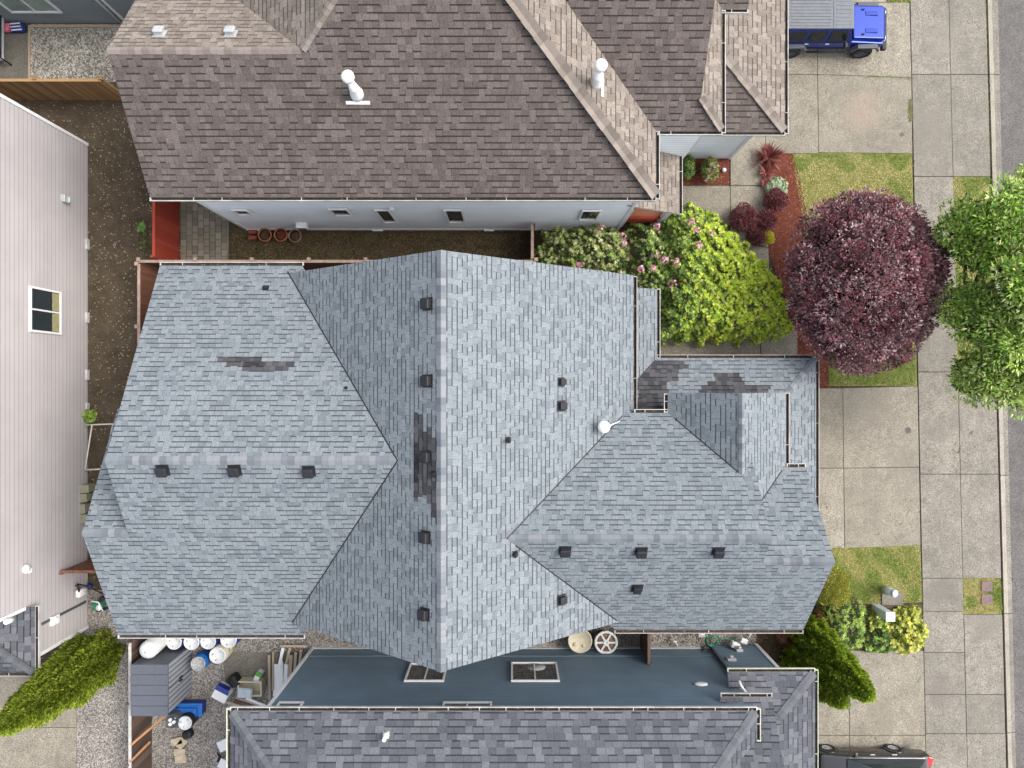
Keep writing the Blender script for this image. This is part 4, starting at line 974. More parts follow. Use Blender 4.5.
for i in range(9): box(bm, (X(.95), jy - .5 + i * .125, 1.955), (1.6, .05, .03), None, 0, .01)
for i in range(7): box(bm, (X(2.25), jy - .46 + i * .153, 1.952), (.6, .06, .02), None, 0, .008)
box(bm, (X(1.86), jy, 1.96), (.03, 1.2, .012))
obj('hard_top', bm, M['top_grey'], J)
for s in (-1, 1):
    for x, l in ((.72, .98), (3.68, 1.05)):
        bm = BM(); pts = []
        prof = [(x - l / 2 - .05, .62), (x - l / 2 + .12, .98), (x + l / 2 - .15, 1.0), (x + l / 2 + .08, .7), (x + l / 2, .66), (x + l / 2 - .2, .9), (x - l / 2 + .17, .88), (x - l / 2 + .04, .6)]
        ya, yb = sorted((jy + s * .74, jy + s * .95)); profile_body(bm, [(X(a), z) for a, z in prof], ya, yb, bev=.015); obj('fender', bm, M['dkgrey'], J)
        wheel(J, (X(x), jy + s * .81, .41), .41, .26, s, 5, M['dkgrey'])
    bm = BM(); box(bm, (X(2.62), jy + s * .98, 1.28), (.12, .22, .18), None, 0, .03); box(bm, (X(2.64), jy + s * .84, 1.22), (.05, .14, .04)); obj('mirror', bm, M['black'], J)
    for a in (1.15, 2.0): bm = BM(); box(bm, (X(a), jy + s * .80, 1.02), (.16, .04, .04), None, 0, .01); obj('door_handle', bm, M['metal'], J)
    bm = BM(); tube(bm, [(X(1.35), jy + s * .86, .47), (X(2.95), jy + s * .86, .47)], .04, 8); obj('side_step', bm, M['black'], J)
    bm = BM(); lathe(bm, (X(4.33), jy + s * .52, .92), [(.11, 0), (.11, .05), (.08, .07)], 16, Matrix.Rotation(R(90), 3, 'Y')); obj('headlight', bm, M['white'], J)
bm = BM(); box(bm, (X(4.5), jy, .6), (.2, 1.7, .2), None, 0, .04); obj('bumper', bm, M['black'], J)
bm = BM(); lathe(bm, (X(-.08), jy + .05, 1.0), [(.38, -.12), (.4, 0), (.38, .12), (.1, .13)], 24, Matrix.Rotation(R(-90), 3, 'Y')); obj('spare_wheel', bm, M['tyre'], J)
# black car (tail towards the street)
kx, ky = 17.15, -16.1
K = thing('parked_car', (kx - 2.3, ky, 0), 'glossy black car with red tail light beside the charcoal roof at bottom edge', 'car', 'parked cars')
bm = BM(); profile_body(bm, [(kx - 4.7, .35), (kx - .15, .35), (kx, .6), (kx - .03, .95), (kx - .35, 1.05), (kx - 3.4, 1.02), (kx - 4.45, .85), (kx - 4.75, .65)], ky - .92, ky + .92, bev=.12); obj('body', bm, M['carblack'], K, smooth=True)
bm = BM(); profile_body(bm, [(kx - .25, 1.0), (kx - .8, 1.52), (kx - 2.6, 1.56), (kx - 3.55, 1.0)], ky - .85, ky + .85, ztum=1.3, tum=.2, bev=.06); obj('cabin', bm, M['glass'], K, smooth=True)
bm = BM(); profile_body(bm, [(kx - .85, 1.50), (kx - 1.0, 1.58), (kx - 2.45, 1.61), (kx - 2.65, 1.54)], ky - .62, ky + .62, bev=.03); obj('roof_panel', bm, M['carblack'], K)
for s in (-1, 1):
    bm = BM(); tube(bm, [(kx - .95, ky + s * .68, 1.54), (kx - 1.2, ky + s * .68, 1.62), (kx - 2.3, ky + s * .68, 1.65), (kx - 2.55, ky + s * .68, 1.57)], .022, 8); obj('roof_rail', bm, M['metal'], K)
    bm = BM(); tube(bm, [(kx - .4, ky + s * .86, 1.06), (kx - 3.4, ky + s * .87, 1.05)], .018, 6); obj('window_trim', bm, M['metal'], K)
    for x in (kx - 4.0, kx - 1.25):
        bm = BM(); prof = [(x + .42 * math.cos(a), .34 + .42 * math.sin(a)) for a in [R(i) for i in range(0, 181, 15)]] + [(x - .36, .34)] + [(x + .36 * math.cos(a), .34 + .36 * math.sin(a)) for a in [R(180 - i) for i in range(15, 181, 15)]]
        ya, yb = sorted((ky + s * .88, ky + s * .95)); profile_body(bm, prof, ya, yb, bev=0); obj('wheel_arch', bm, M['carblack'], K)
        wheel(K, (x, ky + s * .83, .34), .34, .22, s, 7)
    bm = BM(); box(bm, (kx - .10, ky + s * .68, .93), (.24, .38, .14), Matrix.Rotation(R(-s * 14), 3, 'Z'), 0, .03); obj('tail_light', bm, M['redlamp'], K)
    bm = BM(); box(bm, (kx - 3.15, ky + s * 1.0, 1.05), (.14, .2, .14), None, 0, .04); obj('mirror', bm, M['carblack'], K)
    for a in (1.5, 2.4): bm = BM(); box(bm, (kx - a, ky + s * .935, .92), (.2, .03, .035), None, 0, .01); obj('door_handle', bm, M['metal'], K)

# ================================================================== SHED AND YARD CLUTTER
sx0, sx1, sy0, sy1 = -14.85, -13.5, -12.98, -10.95
S = thing('garden_shed', ((sx0 + sx1) / 2, (sy0 + sy1) / 2, 0), 'dark grey plastic storage shed with ribbed lid roof and double doors', 'shed')
bm = BM(); bb(bm, sx0, sx1 - .02, sy0, sy1, .02, 2.15); obj('wall', bm, M['shed_l'], S)
bm = BM(); n = 5
for i in range(n):
    a = sy0 + (sy1 - sy0) * i / n; b = sy0 + (sy1 - sy0) * (i + 1) / n; bb(bm, sx0 - .05, sx1 + .06, a + .006, b - .006, 2.16, 2.24, 0, .012)
bb(bm, sx0 - .04, sx1 + .05, sy0 + .01, sy1 - .01, 2.14, 2.20); obj('roof', bm, M['shed_l'], S)
for i, (a, b) in enumerate(((sy0 + .03, (sy0 + sy1) / 2 - .01), ((sy0 + sy1) / 2 + .01, sy1 - .03))):
    bm = BM(); bb(bm, sx1 - .02, sx1 + .02, a, b, .06, 2.1)
    dr = obj('door', bm, M['shed_d'], S); bm = BM()
    for j in range(1, 5): y = a + (b - a) * j / 5; bb(bm, sx1 + .02, sx1 + .032, y - .018, y + .018, .1, 2.06)
    for e in (a + .01, b - .01): bb(bm, sx1 + .02, sx1 + .031, e - .012, e + .012, .08, 2.08)
    obj('groove', bm, M['shed_l'], dr); bm = BM(); y = (b - .06) if i == 0 else (a + .06); bb(bm, sx1 + .03, sx1 + .09, y - .02, y + .02, 1.0, 1.25, 0, .01); obj('handle', bm, M['black'], dr)
def drum(px, py, h, r, body, lid, label, tilt=None, name='barrel', group='plastic barrels by the shed'):
    c = P(px, py, h); t = thing(name, (c.x, c.y, 0), label, 'barrel', group)
    bm = BM(); lathe(bm, (c.x, c.y, .02), [(r * .9, 0), (r, .05), (r * 1.0, h * .3), (r * 1.05, h * .33), (r, h * .36), (r, h * .64), (r * 1.05, h * .67), (r, h * .7), (r * .98, h * .93), (r * .9, h - .05)], 28); obj('drum', bm, body, t)
    bm = BM(); lathe(bm, (c.x, c.y, .02), [(r * .93, h - .10), (r * .97, h - .02), (r * .95, h), (r * .86, h + .005), (r * .84, h - .02), (.01, h - .02)], 28, mi=0)
    for a in (.8, 2.9, 4.4):
        lathe(bm, (c.x + r * .55 * math.cos(a), c.y + r * .55 * math.sin(a), h - .01), [(r * .12, 0), (r * .12, .03), (.01, .03)], 10, mi=1)
    obj('lid', bm, [lid, M['metal']], t); return t
lidw = plain('lid_white', C(.78, .79, .77), .5, var=.1, scale=14)
drum(174, 642, .95, .325, M['navyp'], lidw, 'blue barrel with white lid, first of the row from the long white tank')
drum(191.5, 642, .95, .335, M['navyp'], lidw, 'blue barrel with white lid, second of the row from the long white tank')
drum(208, 641.5, .95, .33, M['navyp'], lidw, 'blue barrel with white lid, third of the row from the long white tank')
drum(228.5, 640, .95, .345, M['navyp'], lidw, 'blue barrel with white lid at the right end of the row')
drum(217.5, 655.5, .95, .35, M['cream'], lidw, 'cream barrel with white lid standing in front of the row of blue barrels')
drum(198, 664, .95, .31, M['bluep'], plain('lid_grey', C(.42, .42, .41), .6, var=.35, scale=12), 'bright blue barrel with dirty grey top nearest the shed doors')
# long white tank leaning
c0, c1 = P(164, 636, .5), P(146, 652, 1.9); t = thing('water_tank', (c0.x, c0.y, 0), 'tall rounded white tank leaning over the dark end of the grey shed', 'tank')
bm = BM(); d = (c1 - c0); tube(bm, [c0 - d * .25, c0 - d * .2, c0, c1 - d * .12, c1 - d * .02, c1 + d * .02], [.15, .30, .36, .36, .27, .08], 24); obj('shell', bm, lidw, t)
bm = BM(); lathe(bm, c1 + Vector((0, 0, .0)), [(.05, 0), (.05, .06), (.01, .06)], 10); obj('cap', bm, M['metal'], t)
drum(172.5, 721, .98, .3, M['dkgrey'], M['dkgrey'], 'open dark bucket drum with white cups beside the white-lidded pail', name='bucket', group=None)
bm = BM(); c = P(172.5, 721, .98)
for a in (0, 2.1, 4.2): lathe(bm, c + Vector((.1 * math.cos(a), .1 * math.sin(a), 0)), [(.06, 0), (.07, .12), (.045, .12), (.04, .03)], 12)
tag(obj('cup', bm, M['white']), 'nested white cups sitting in the dark bucket drum', 'cups')
drum(185, 723, .98, .29, M['black'], lidw, 'black pail with round white lid below the blue totes', name='pail', group=None)
for i, (px0, px1, py0, py1, h, lab) in enumerate(((169, 196, 708.5, 720, .62, 'bright blue lidded tote right below the shed doors'), (177, 202, 703.5, 717, .5, 'darker blue lidded tote behind the bright blue tote'))):
    a = P(px0, py1, h); b = P(px1, py0, h); t = thing('storage_tote', ((a.x + b.x) / 2, (a.y + b.y) / 2, 0), lab, 'tote', 'blue storage totes')
    bm = BM(); bb(bm, a.x + .03, b.x - .03, a.y + .03, b.y - .03, .02, h - .05, 0, .03); obj('bin', bm, M['bluep'] if i == 0 else M['navyp'], t)
    bm = BM(); bb(bm, a.x, b.x, a.y, b.y, h - .06, h, 0, .02); bb(bm, a.x + .08, b.x - .08, a.y + .08, b.y - .08, h - .01, h + .015, 0, .01); obj('lid', bm, M['bluep'], t)
def slabbox(name, px, py, z, s, rz, m, label, cat, group=None, bev=.015, mats=None):
    bm = BM(); c = P(px, py, z); box(bm, c, s, R(rz), 0, bev); return tag(obj(name, bm, m), label, cat, group)
slabbox('garbage_bag', 188, 734, .2, (.4, .32, .35), 20, M['black'], 'crumpled black bag beside the white-lidded pail', 'bag', bev=.09)
stone = plain('sandstone', C(.50, .42, .30), .9, var=.2)
for i, (px, py, a, lab) in enumerate(((177, 741, 15, 'tan paving stone nearest the white-lidded pail'), (182, 743, 50, 'tilted tan paving stone in the middle of the loose stones'), (180, 752, 0, 'upper of the two flat tan paving stones on the gravel'), (181, 759, 3, 'lower of the two flat tan paving stones on the gravel'))):
    slabbox('paving_stone', px, py, .08, (.48, .30, .12), a, stone, lab, 'paving stone', 'loose paving stones')
# plastic boxes, tub, jug, lumber
t = thing('packing_box', P(223, 692), 'white box with blue band lying beside the cream tub', 'box')
bm = BM(); c = P(223, 692, .5); box(bm, c, (.62, .55, .5), R(-28), 0, .02); obj('box', bm, M['white'], t)
bm = BM(); box(bm, c + Vector((.07, .16, .26)), (.60, .16, .012), R(-28)); box(bm, c + Vector((.13, .3, .255)), (.5, .1, .3), R(-28)); obj('band', bm, M['navyp'], t)
slabbox('rubbish_bag', 235, 680, .3, (.4, .5, .5), 30, M['black'], 'dark bag behind the white and blue box', 'bag', bev=.1)
t = thing('storage_tub', P(248, 688), 'cream rectangular tub holding a pale lid, on the bare patch', 'tub'); a, b = P(238, 696, .45), P(262, 681, .45); bm = BM()
bb(bm, a.x, b.x, a.y, a.y + .05, .03, .5); bb(bm, a.x, b.x, b.y - .05, b.y, .03, .5); bb(bm, a.x, a.x + .05, a.y + .05, b.y - .05, .03, .5); bb(bm, b.x - .05, b.x, a.y + .05, b.y - .05, .03, .5); bb(bm, a.x + .05, b.x - .05, a.y + .05, b.y - .05, .03, .1)
obj('tub', bm, M['cream'], t)
bm = BM(); box(bm, P(245, 693, .52), (.62, .42, .06), R(-6), 0, .03); box(bm, P(245, 693, .56), (.5, .3, .03), R(-6), 0, .01); tag(obj('tub_lid', bm, plain('pale_blue_plastic', C(.55, .62, .66), .4)), 'pale blue-white lid lying across the cream tub', 'lid')
t = thing('jug', P(259, 675), 'white jug with a green label standing near the timber stack', 'jug'); c = P(259, 675, .25); r_ = Matrix.Rotation(R(-28), 3, 'Z')
bm = BM(); box(bm, c, (.24, .44, .4), r_, 0, .06); obj('bottle', bm, M['white'], t); bm = BM(); box(bm, c + r_ @ Vector((0, .12, .19)), (.25, .2, .05), r_, 0, .02); obj('label_band', bm, plain('green_label', C(.12, .38, .05), .5), t)
lum = [(270, 700, 269, 655, .06), (273, 690, 273, 652, .04), (276, 696, 277, 664, .14), (281, 693, 281, 661, .1), (285, 690, 286, 664, .1), (279, 668, 283, 648, .07), (289, 688, 291, 655, .09), (286, 664, 290, 648, .06), (294, 680, 296, 652, .07), (299, 672, 301, 650, .07)]
labs = ['leftmost long pale plank of the timber stack', 'second thin plank of the timber stack beside the leftmost plank', 'wide white board with a dark mark in the timber stack', 'white board right of the wide white board', 'third white board near the corner of the blue wall', 'dark short offcut above the white boards', 'grey brown plank touching the blue wall corner', 'short brown offcut between the planks near the top', 'brown plank tip near the pale corner trim', 'rightmost plank tip behind the pale corner trim']
for (x0, y0, x1, y1, wd), lb in zip(lum, labs):
    bm = BM(); A = P(x0, y0, .16 + random.uniform(0, .1)); B = P(x1, y1, .2 + random.uniform(0, .1)); d = B - A; rot = Matrix.Rotation(math.atan2(d.y, d.x), 3, 'Z'); box(bm, (A + B) / 2, (d.length, wd * 1.7, .06), rot)
    tag(obj('plank', bm, [M['white'] if 'white' in lb else M['lumber']]), lb, 'plank', 'stacked planks')
for i, (x0, y0, x1, y1, mm, lb) in enumerate(((236, 697, 262, 706, 'lumber', 'upper brown plank lying beneath the cream tub'), (234, 701, 258, 708, 'oldwood', 'dark plank between two brown planks below the tub'), (246, 698, 266, 706, 'white', 'white trim board lying below the cream tub'), (214, 698, 240, 706, 'lumber', 'pale plank sticking out to the left beneath the white box'), (280, 646, 307, 646, 'lumber', 'single pale board lying on the dirt above the timber stack'))):
    bm = BM(); A = P(x0, y0, .12 + .03 * i); B = P(x1, y1, .12 + .03 * i); d = B - A; box(bm, (A + B) / 2, (d.length, .1, .05), Matrix.Rotation(math.atan2(d.y, d.x), 3, 'Z')); tag(obj('plank', bm, M[mm]), lb, 'plank', 'loose planks')
slabbox('foam_board', 224, 745, .4, (.5, .45, .06), 25, M['white'], 'white board leaning on the left side of the charcoal roofed house', 'board')
slabbox('foam_board', 223, 764, .4, (.35, .4, .06), -25, M['white'], 'white board at the very bottom edge beside the charcoal roofed house', 'board')
bm = BM()
for i in range(5): tube(bm, [P(217 + i, 752 + i, .2), P(219 + i * .5, 757, .3), P(217 + i, 762, .2)], .02, 6)
tag(obj('wire_coil', bm, M['black']), 'tangle of black wire between the two white boards', 'wire')
# round discs behind the main house
t = thing('round_tub', P(580, 650), 'round cream tub standing half beneath the blue-grey roof edge', 'tub'); c = P(580, 641, .75); bm = BM()
lathe(bm, (c.x, c.y, 0), [(.35, .02), (.46, .5), (.47, .70), (.50, .72), (.50, .76), (.46, .77), (.44, .73), (.02, .71)], 32); obj('tub', bm, M['cream'], t)
bm = BM(); lathe(bm, (c.x - .2, c.y - .15, .72), [(.09, 0), (.09, .03), (.01, .03)], 12); lathe(bm, (c.x + .15, c.y - .2, .72), [(.07, 0), (.07, .04), (.01, .04)], 12); obj('cap', bm, M['cream'], t)
t = thing('cable_reel', P(606, 650), 'round white reel with open brown segments beside the round cream tub', 'reel'); c = P(606, 642.5, .7); bm = BM()
lathe(bm, (c.x, c.y, 0), [(.47, .66), (.49, .70), (.47, .74), (.39, .74), (.38, .67)], 36, close=False)
for i in range(6): a = i * math.pi / 3; rr = Matrix.Rotation(a, 3, 'Z'); box(bm, Vector((c.x, c.y, .71)) + rr @ Vector((.24, 0, 0)), (.36, .07, .04), rr)
lathe(bm, (c.x, c.y, .66), [(.13, 0), (.13, .09), (.06, .09), (.05, .02)], 18); obj('rim', bm, lidw, t)
bm = BM(); lathe(bm, (c.x, c.y, 0), [(.3, .02), (.3, .62), (.4, .64), (.4, .66), (.02, .66)], 24); obj('core', bm, plain('brown_core', C(.25, .15, .11), .8, var=.4, scale=9), t)
# side yard fittings
bm = BM(); c = P(711, 640, .25); pts = []
for i in range(70): a = i * .62; r_ = .22 + .03 * math.sin(i * 1.3); pts.append(c + Vector((r_ * math.cos(a) * 1.1, r_ * math.sin(a), .0 + .012 * i * .12)))
pts += [c + Vector((.4, .1, 0)), c + Vector((.8, -.05, -.1)), c + Vector((1.2, .1, -.15))]
tube(bm, pts, .018, 6); tag(obj('garden_hose', bm, M['green']), 'green coiled garden hose on the gravel side yard under the blue-grey roof edge', 'hose')
t = thing('water_meter', P(702, 636), 'grey pipe manifold with white meter next to the green hose', 'meter'); bm = BM(); c = P(701, 634, .5)
box(bm, c, (.3, .2, .3), None, 0, .03); tube(bm, [c + Vector((-.2, 0, -.5)), c + Vector((-.2, 0, .1)), c + Vector((.1, .05, .15))], .03, 8); tube(bm, [c + Vector((.25, .02, -.5)), c + Vector((.2, 0, .2))], .03, 8); obj('meter', bm, M['metal'], t)
t = thing('tap', P(676, 640), 'small white garden tap with loose pipe on the gravel side yard', 'tap'); bm = BM(); c = P(675, 641, .3); tube(bm, [c + Vector((-.15, .1, -.25)), c, c + Vector((.12, -.2, .0)), c + Vector((.14, -.3, -.2))], .025, 8); box(bm, c + Vector((0, 0, .06)), (.16, .06, .04)); obj('tap_body', bm, M['white'], t)
bm = BM(); c = P(704, 650, .35); box(bm, c, (.12, .1, .5)); box(bm, c + Vector((0, 0, .27)), (.22, .16, .06)); tag(obj('hose_bib', bm, M['dkgrey']), 'dark hose bib post against the slate blue wall below the hose', 'tap')
for px, py, s, lb in ((735, 645, (.36, .26, .3), 'white utility box higher of two beside the slate blue wall'), (744, 641, (.3, .22, .16), 'oval white utility cover beside the pale pipe')):
    slabbox('utility_box', px, py, .5, s, -20, M['white'], lb, 'utility box', 'small white utility boxes', .05)
bm = BM(); tube(bm, [P(746, 641, .1), P(751, 634, .3), P(749, 632, .1)], .03, 8); tag(obj('pipe', bm, M['white']), 'bent white pipe beside the oval white utility cover', 'pipe')
# between left and main house
t = thing('gas_meter', P(76, 588), 'white gas meters with curved black pipe on the off-white wall', 'gas meter')
for px, py in ((66, 591), (73, 594)):
    bm = BM(); c = P(px, py, .9); c.x = WX + .25; c.y = (384 - py) * 29.1 / F; lathe(bm, c, [(.09, -.25), (.11, -.2), (.11, .2), (.07, .25)], 14); obj('meter', bm, M['white'], t)
bm = BM(); c = Vector((WX + .3, P(0, 582, .9).y, 1.2)); tube(bm, [c, c + Vector((.4, -.05, .1)), c + Vector((.7, -.3, -.1)), c + Vector((1.0, -.7, -.6)), c + Vector((1.15, -.8, -1.0))], .03, 8); tube(bm, [c + Vector((-.15, -.1, -.1)), c, c + Vector((0, -.4, -.1))], .04, 8); obj('pipe', bm, M['black'], t)
t = thing('garden_sprayer', P(99, 606), 'green and white garden hose trolley on the gravel between the off-white wall and blue-grey roof', 'hose trolley'); c = P(99, 605, .4)
bm = BM(); box(bm, c, (.34, .28, .35), R(15), 0, .04); obj('reel_body', bm, M['green'], t)
bm = BM(); tube(bm, [c + Vector((-.25, .15, .1)), c + Vector((-.1, .25, .3)), c + Vector((.15, .2, .3)), c + Vector((.28, -.2, .2))], .03, 8); lathe(bm, c + Vector((.12, -.05, .2)), [(.12, -.05), (.12, .05), (.02, .06)], 14); obj('handle', bm, M['white'], t)
bm = BM(); box(bm, c + Vector((.05, -.24, -.15)), (.5, .1, .12), R(15), 0, .03); obj('foot', bm, M['black'], t); bm = BM(); box(bm, c + Vector((.2, .3, .0)), (.2, .15, .4), R(15), 0, .03); obj('frame', bm, M['black'], t)
bm = BM(); c = P(90, 586, .15); lathe(bm, c, [(.07, -.1), (.1, 0), (.08, .12), (.02, .13)], 12); tag(obj('float_ball', bm, M['navyp']), 'small dark blue ball on the gravel beside the black gas pipe', 'ball')
bm = BM(); c = P(78, 569, .5); tube(bm, [c + Vector((-.15, .1, -.5)), c, c + Vector((.2, .05, .1)), c + Vector((.35, -.15, .0))], .03, 8); tube(bm, [c, c + Vector((.02, -.2, .1))], .05, 8); tag(obj('tap_pipe', bm, M['metal']), 'grey tap pipe below the rusty brown fence beside the off-white wall', 'tap')
bx = plain('bin_beige', C(.27, .27, .19), .6)
for px, py, s, lb in ((84, 489, (.48, .36), 'beige square utility bin, topmost of the four by the off-white wall'), (83, 498, (.42, .36), 'beige square utility bin, second from the top by the off-white wall'), (80, 509, (.52, .42), 'wide pale beige bin with black tap, third by the off-white wall'), (84, 519, (.36, .4), 'beige utility bin half hidden by the blue-grey roof, lowest of the four')):
    t = thing('utility_bin', P(px, py), lb, 'utility bin', 'beige utility bins'); bm = BM(); c = P(px, py, .55); c.x -= .02; box(bm, Vector((c.x, c.y, .28)), (s[0] - .04, s[1] - .04, .52), R(5), 0, .02); obj('bin', bm, bx, t)
    bm = BM(); box(bm, Vector((c.x, c.y, .57)), (s[0] - .01, s[1] - .02, .06), R(5), 0, .015); obj('lid', bm, bx, t)
    if 'third' in lb: bm = BM(); box(bm, Vector((c.x - .32, c.y, .5)), (.2, .06, .06)); box(bm, Vector((c.x - .36, c.y, .5)), (.06, .22, .06)); obj('tap', bm, M['black'], t)
pvc = plain('pale_frame', C(.66, .62, .54), .6)
t = thing('frame_rack', P(95, 446), 'pale thin rectangular pipe frame standing on the dirt near the off-white wall', 'frame'); bm = BM()
for a, b in (((86, 425), (113, 424)), ((92, 425), (85, 470)), ((85, 470), (103, 469)), ((113, 424), (103, 469))): tube(bm, [P(*a, .5), P(*b, .5)], .03, 8)
for a in ((86, 425), (113, 424), (85, 470), (103, 469)): c = P(*a, .5); tube(bm, [c, Vector((c.x, c.y, 0))], .025, 8)
obj('pipe', bm, pvc, t)
for px, py, lb in ((82, 444, 'upper'), (81, 457, 'lower')):
    slabbox('window_well', px, py, .15, (.2, .9 if lb == 'upper' else .5, .12), 4, M['rust'], lb + ' rusty edging strip at the foot of the off-white wall', 'edging')
# utility pedestals and pads (right)
t = thing('utility_pedestal', P(884, 594), 'pale grey green round-topped utility pedestal on a concrete pad at the lawn edge', 'utility pedestal'); bm = BM(); c = P(893, 596, 0)
a = P(883, 594, 0); tube(bm, [P(884.5, 590, .02), P(894, 593, .85)], [.17, .17], 20); b = P(894, 593, .85); tube(bm, [b, b + Vector((.03, -.01, .06))], [.17, .10], 20); obj('post', bm, plain('pedestal_green', C(.50, .56, .54), .5), t)
bm = BM(); prism(bm, [P(881, 591), P(902, 592), P(902, 605), P(881, 604)], 0, .09); tag(obj('concrete_pad', bm, M['conc']), 'square concrete pad beneath the round-topped utility pedestal', 'concrete pad')
t = thing('utility_pedestal', P(884, 613), 'boxy pale utility pedestal standing in the yellow shrub', 'utility pedestal'); bm = BM()
c0, c1 = P(883, 611, .02), P(893, 617, 1.15); d = (c1 - c0); rot = frame_z(d); box(bm, P(882.5, 612, .6) , (.34, .34, 1.15), None, 0, .04); obj('cabinet', bm, plain('pedestal_pale', C(.60, .64, .62), .5), t); bm = BM(); box(bm, P(882.5, 612, .6) + Vector((0, 0, .6)), (.38, .38, .07), None, 0, .02); obj('lid', bm, M['white'], t)
for py, lb in ((586, 'upper'), (599, 'lower')):
    t = thing('meter_cover', P(986, py), lb + ' of the two square brown meter lids in the small verge lawn', 'meter cover', 'meter covers'); bm = BM(); a, b = P(980.5, py + 5), P(991.5, py - 5); bb(bm, a.x, b.x, a.y, b.y, -.02, .07, 0, .01); obj('lid', bm, plain('lid_brown', C(.20, .13, .12), .8, var=.2, scale=20), t)
    bm = BM(); bb(bm, a.x + .2, a.x + .27, a.y + .1, a.y + .16, .07, .078); bb(bm, b.x - .12, b.x - .06, a.y + .1, b.y - .1, .07, .075); obj('notch', bm, M['dkgrey'], t)
# pots
def pot(px, py, r, m, lab, group, soil='dirt'):
    c = P(px, py, .3); t = thing('plant_pot', (c.x, c.y, 0), lab, 'plant pot', group); bm = BM()
    lathe(bm, (c.x, c.y, 0), [(r * .7, .02), (r * .95, .27), (r * 1.05, .28), (r * 1.06, .36), (r * .9, .36), (r * .88, .3)], 26, close=False); obj('pot', bm, m, t)
    bm = BM(); lathe(bm, (c.x, c.y, .29), [(r * .9, 0), (r * .5, .015), (.01, .02)], 20); obj('soil', bm, M[soil], t); return t
pot(265, 235, .27, M['terra'], 'terracotta pot with dark soil, first of the three round pots', 'terracotta pots', 'dirt_dk')
pot(281, 235, .27, M['terra'], 'terracotta pot with orange soil, middle of the three round pots', 'terracotta pots', 'mulch')
pot(295, 236, .26, plain('pot_faded', C(.36, .2, .14), .9, var=.3), 'faded terracotta pot with pale twigs, last of the three round pots', 'terracotta pots', 'dirt')
for py, lb in ((232, 'upper'), (238, 'lower')): slabbox('brick_block', 253, py, .12, (.36, .16, .18), 0, plain('brick_red' + lb, C(.25, .07, .05), .9), lb + ' dark red block left of the terracotta pots', 'block')
# rear court clutter
for nm, px, w_, m, lb in (('beach_toy', 6, .42, plain('pink_cloth', C(.7, .18, .26), .7, var=.4, scale=9), 'crumpled pink bag beside the striped cushion by the grey house'), ('striped_cushion', 18, .55, M['navyp'], 'blue and white striped cushion on the rear path by the grey house')):
    c = P(px, 28, .2); t = thing(nm, (c.x, c.y, 0), lb, 'bag' if nm == 'beach_toy' else 'cushion'); bm = BM(); box(bm, c, (w_, .36, .25), R(5), 0, .09); obj('body', bm, m, t, smooth=True)
    if 'striped' in nm:
        for j in range(3): bm = BM(); box(bm, c + Vector((-.05 + .03 * j, .13 - .13 * j, .10)), (w_ - .12, .05, .07), R(5), 0, .01); obj('stripe', bm, M['white'], t)
t = thing('patio_chair', P(-2, 38), 'dark framed white chair cut off by the left edge near the cedar fence', 'chair'); bm = BM(); a = P(-12, 60, .5); b = P(3, 16, .5); bb(bm, a.x, b.x, a.y, b.y, .42, .48, 0, .02); obj('seat', bm, M['metal'], t)
bm = BM(); tube(bm, [(b.x + .04, a.y, .7), (b.x + .04, b.y, .7)], .035, 8)
for y in (a.y, b.y): tube(bm, [(b.x + .04, y, .7), (b.x + .04, y, 0)], .03, 8)
obj('frame', bm, M['black'], t)
bm = BM(); p = P(738, 170); lathe(bm, (p.x - 1.1, p.y + .05, .1), [(.06, -.08), (.09, 0), (.07, .08), (.01, .1)], 14)
c = P(723, 170.5, .1); tag(obj('ball', BM(), M['white']), None) if False else bm.free()
bm = BM(); lathe(bm, P(724, 170, .08), [(.03, -.08), (.09, -.03), (.09, .03), (.04, .08)], 14); tag(obj('garden_light', bm, M['white']), 'small round white garden light on the red mulch beside the path', 'garden light')

# ================================================================== PLANTING
# purple-leaved tree
bx_ = P(828, 282, 0)
pc = [(.18, .07, .085), (.25, .115, .13), (.36, .21, .22), (.56, .43, .44), (.17, .055, .065), (.40, .14, .16)]
V, Cc = clumped(12.92, 3.8, 3.6, 2.5, 2.98, 2.1, 430, .33, 120, pc, -.15, .12, .055, .035)
V2, C2 = sprigs([(12.92, 3.8, 3.2, 2.25, 2.72, 1.8, 18000)], [(.07, .03, .04), (.10, .045, .055)], .2, .13, .2, .9); V = np.concatenate([V, V2]); Cc = np.concatenate([Cc, C2])  # inner leaves in a darker palette, crown shade painted in
plant('purple_tree', (12.75, 4.0, 0), 'large round purple-leaved tree beside the path and front lawn', 'tree', V, Cc, None, [(12.75, 4.0, 1.4), (11.5, 5.2, 4), (14.2, 5.3, 4), (13.9, 2.6, 4), (11.4, 2.8, 4), (12.8, 4.1, 5)], crown='crown', stemname='trunk', sr=.16)
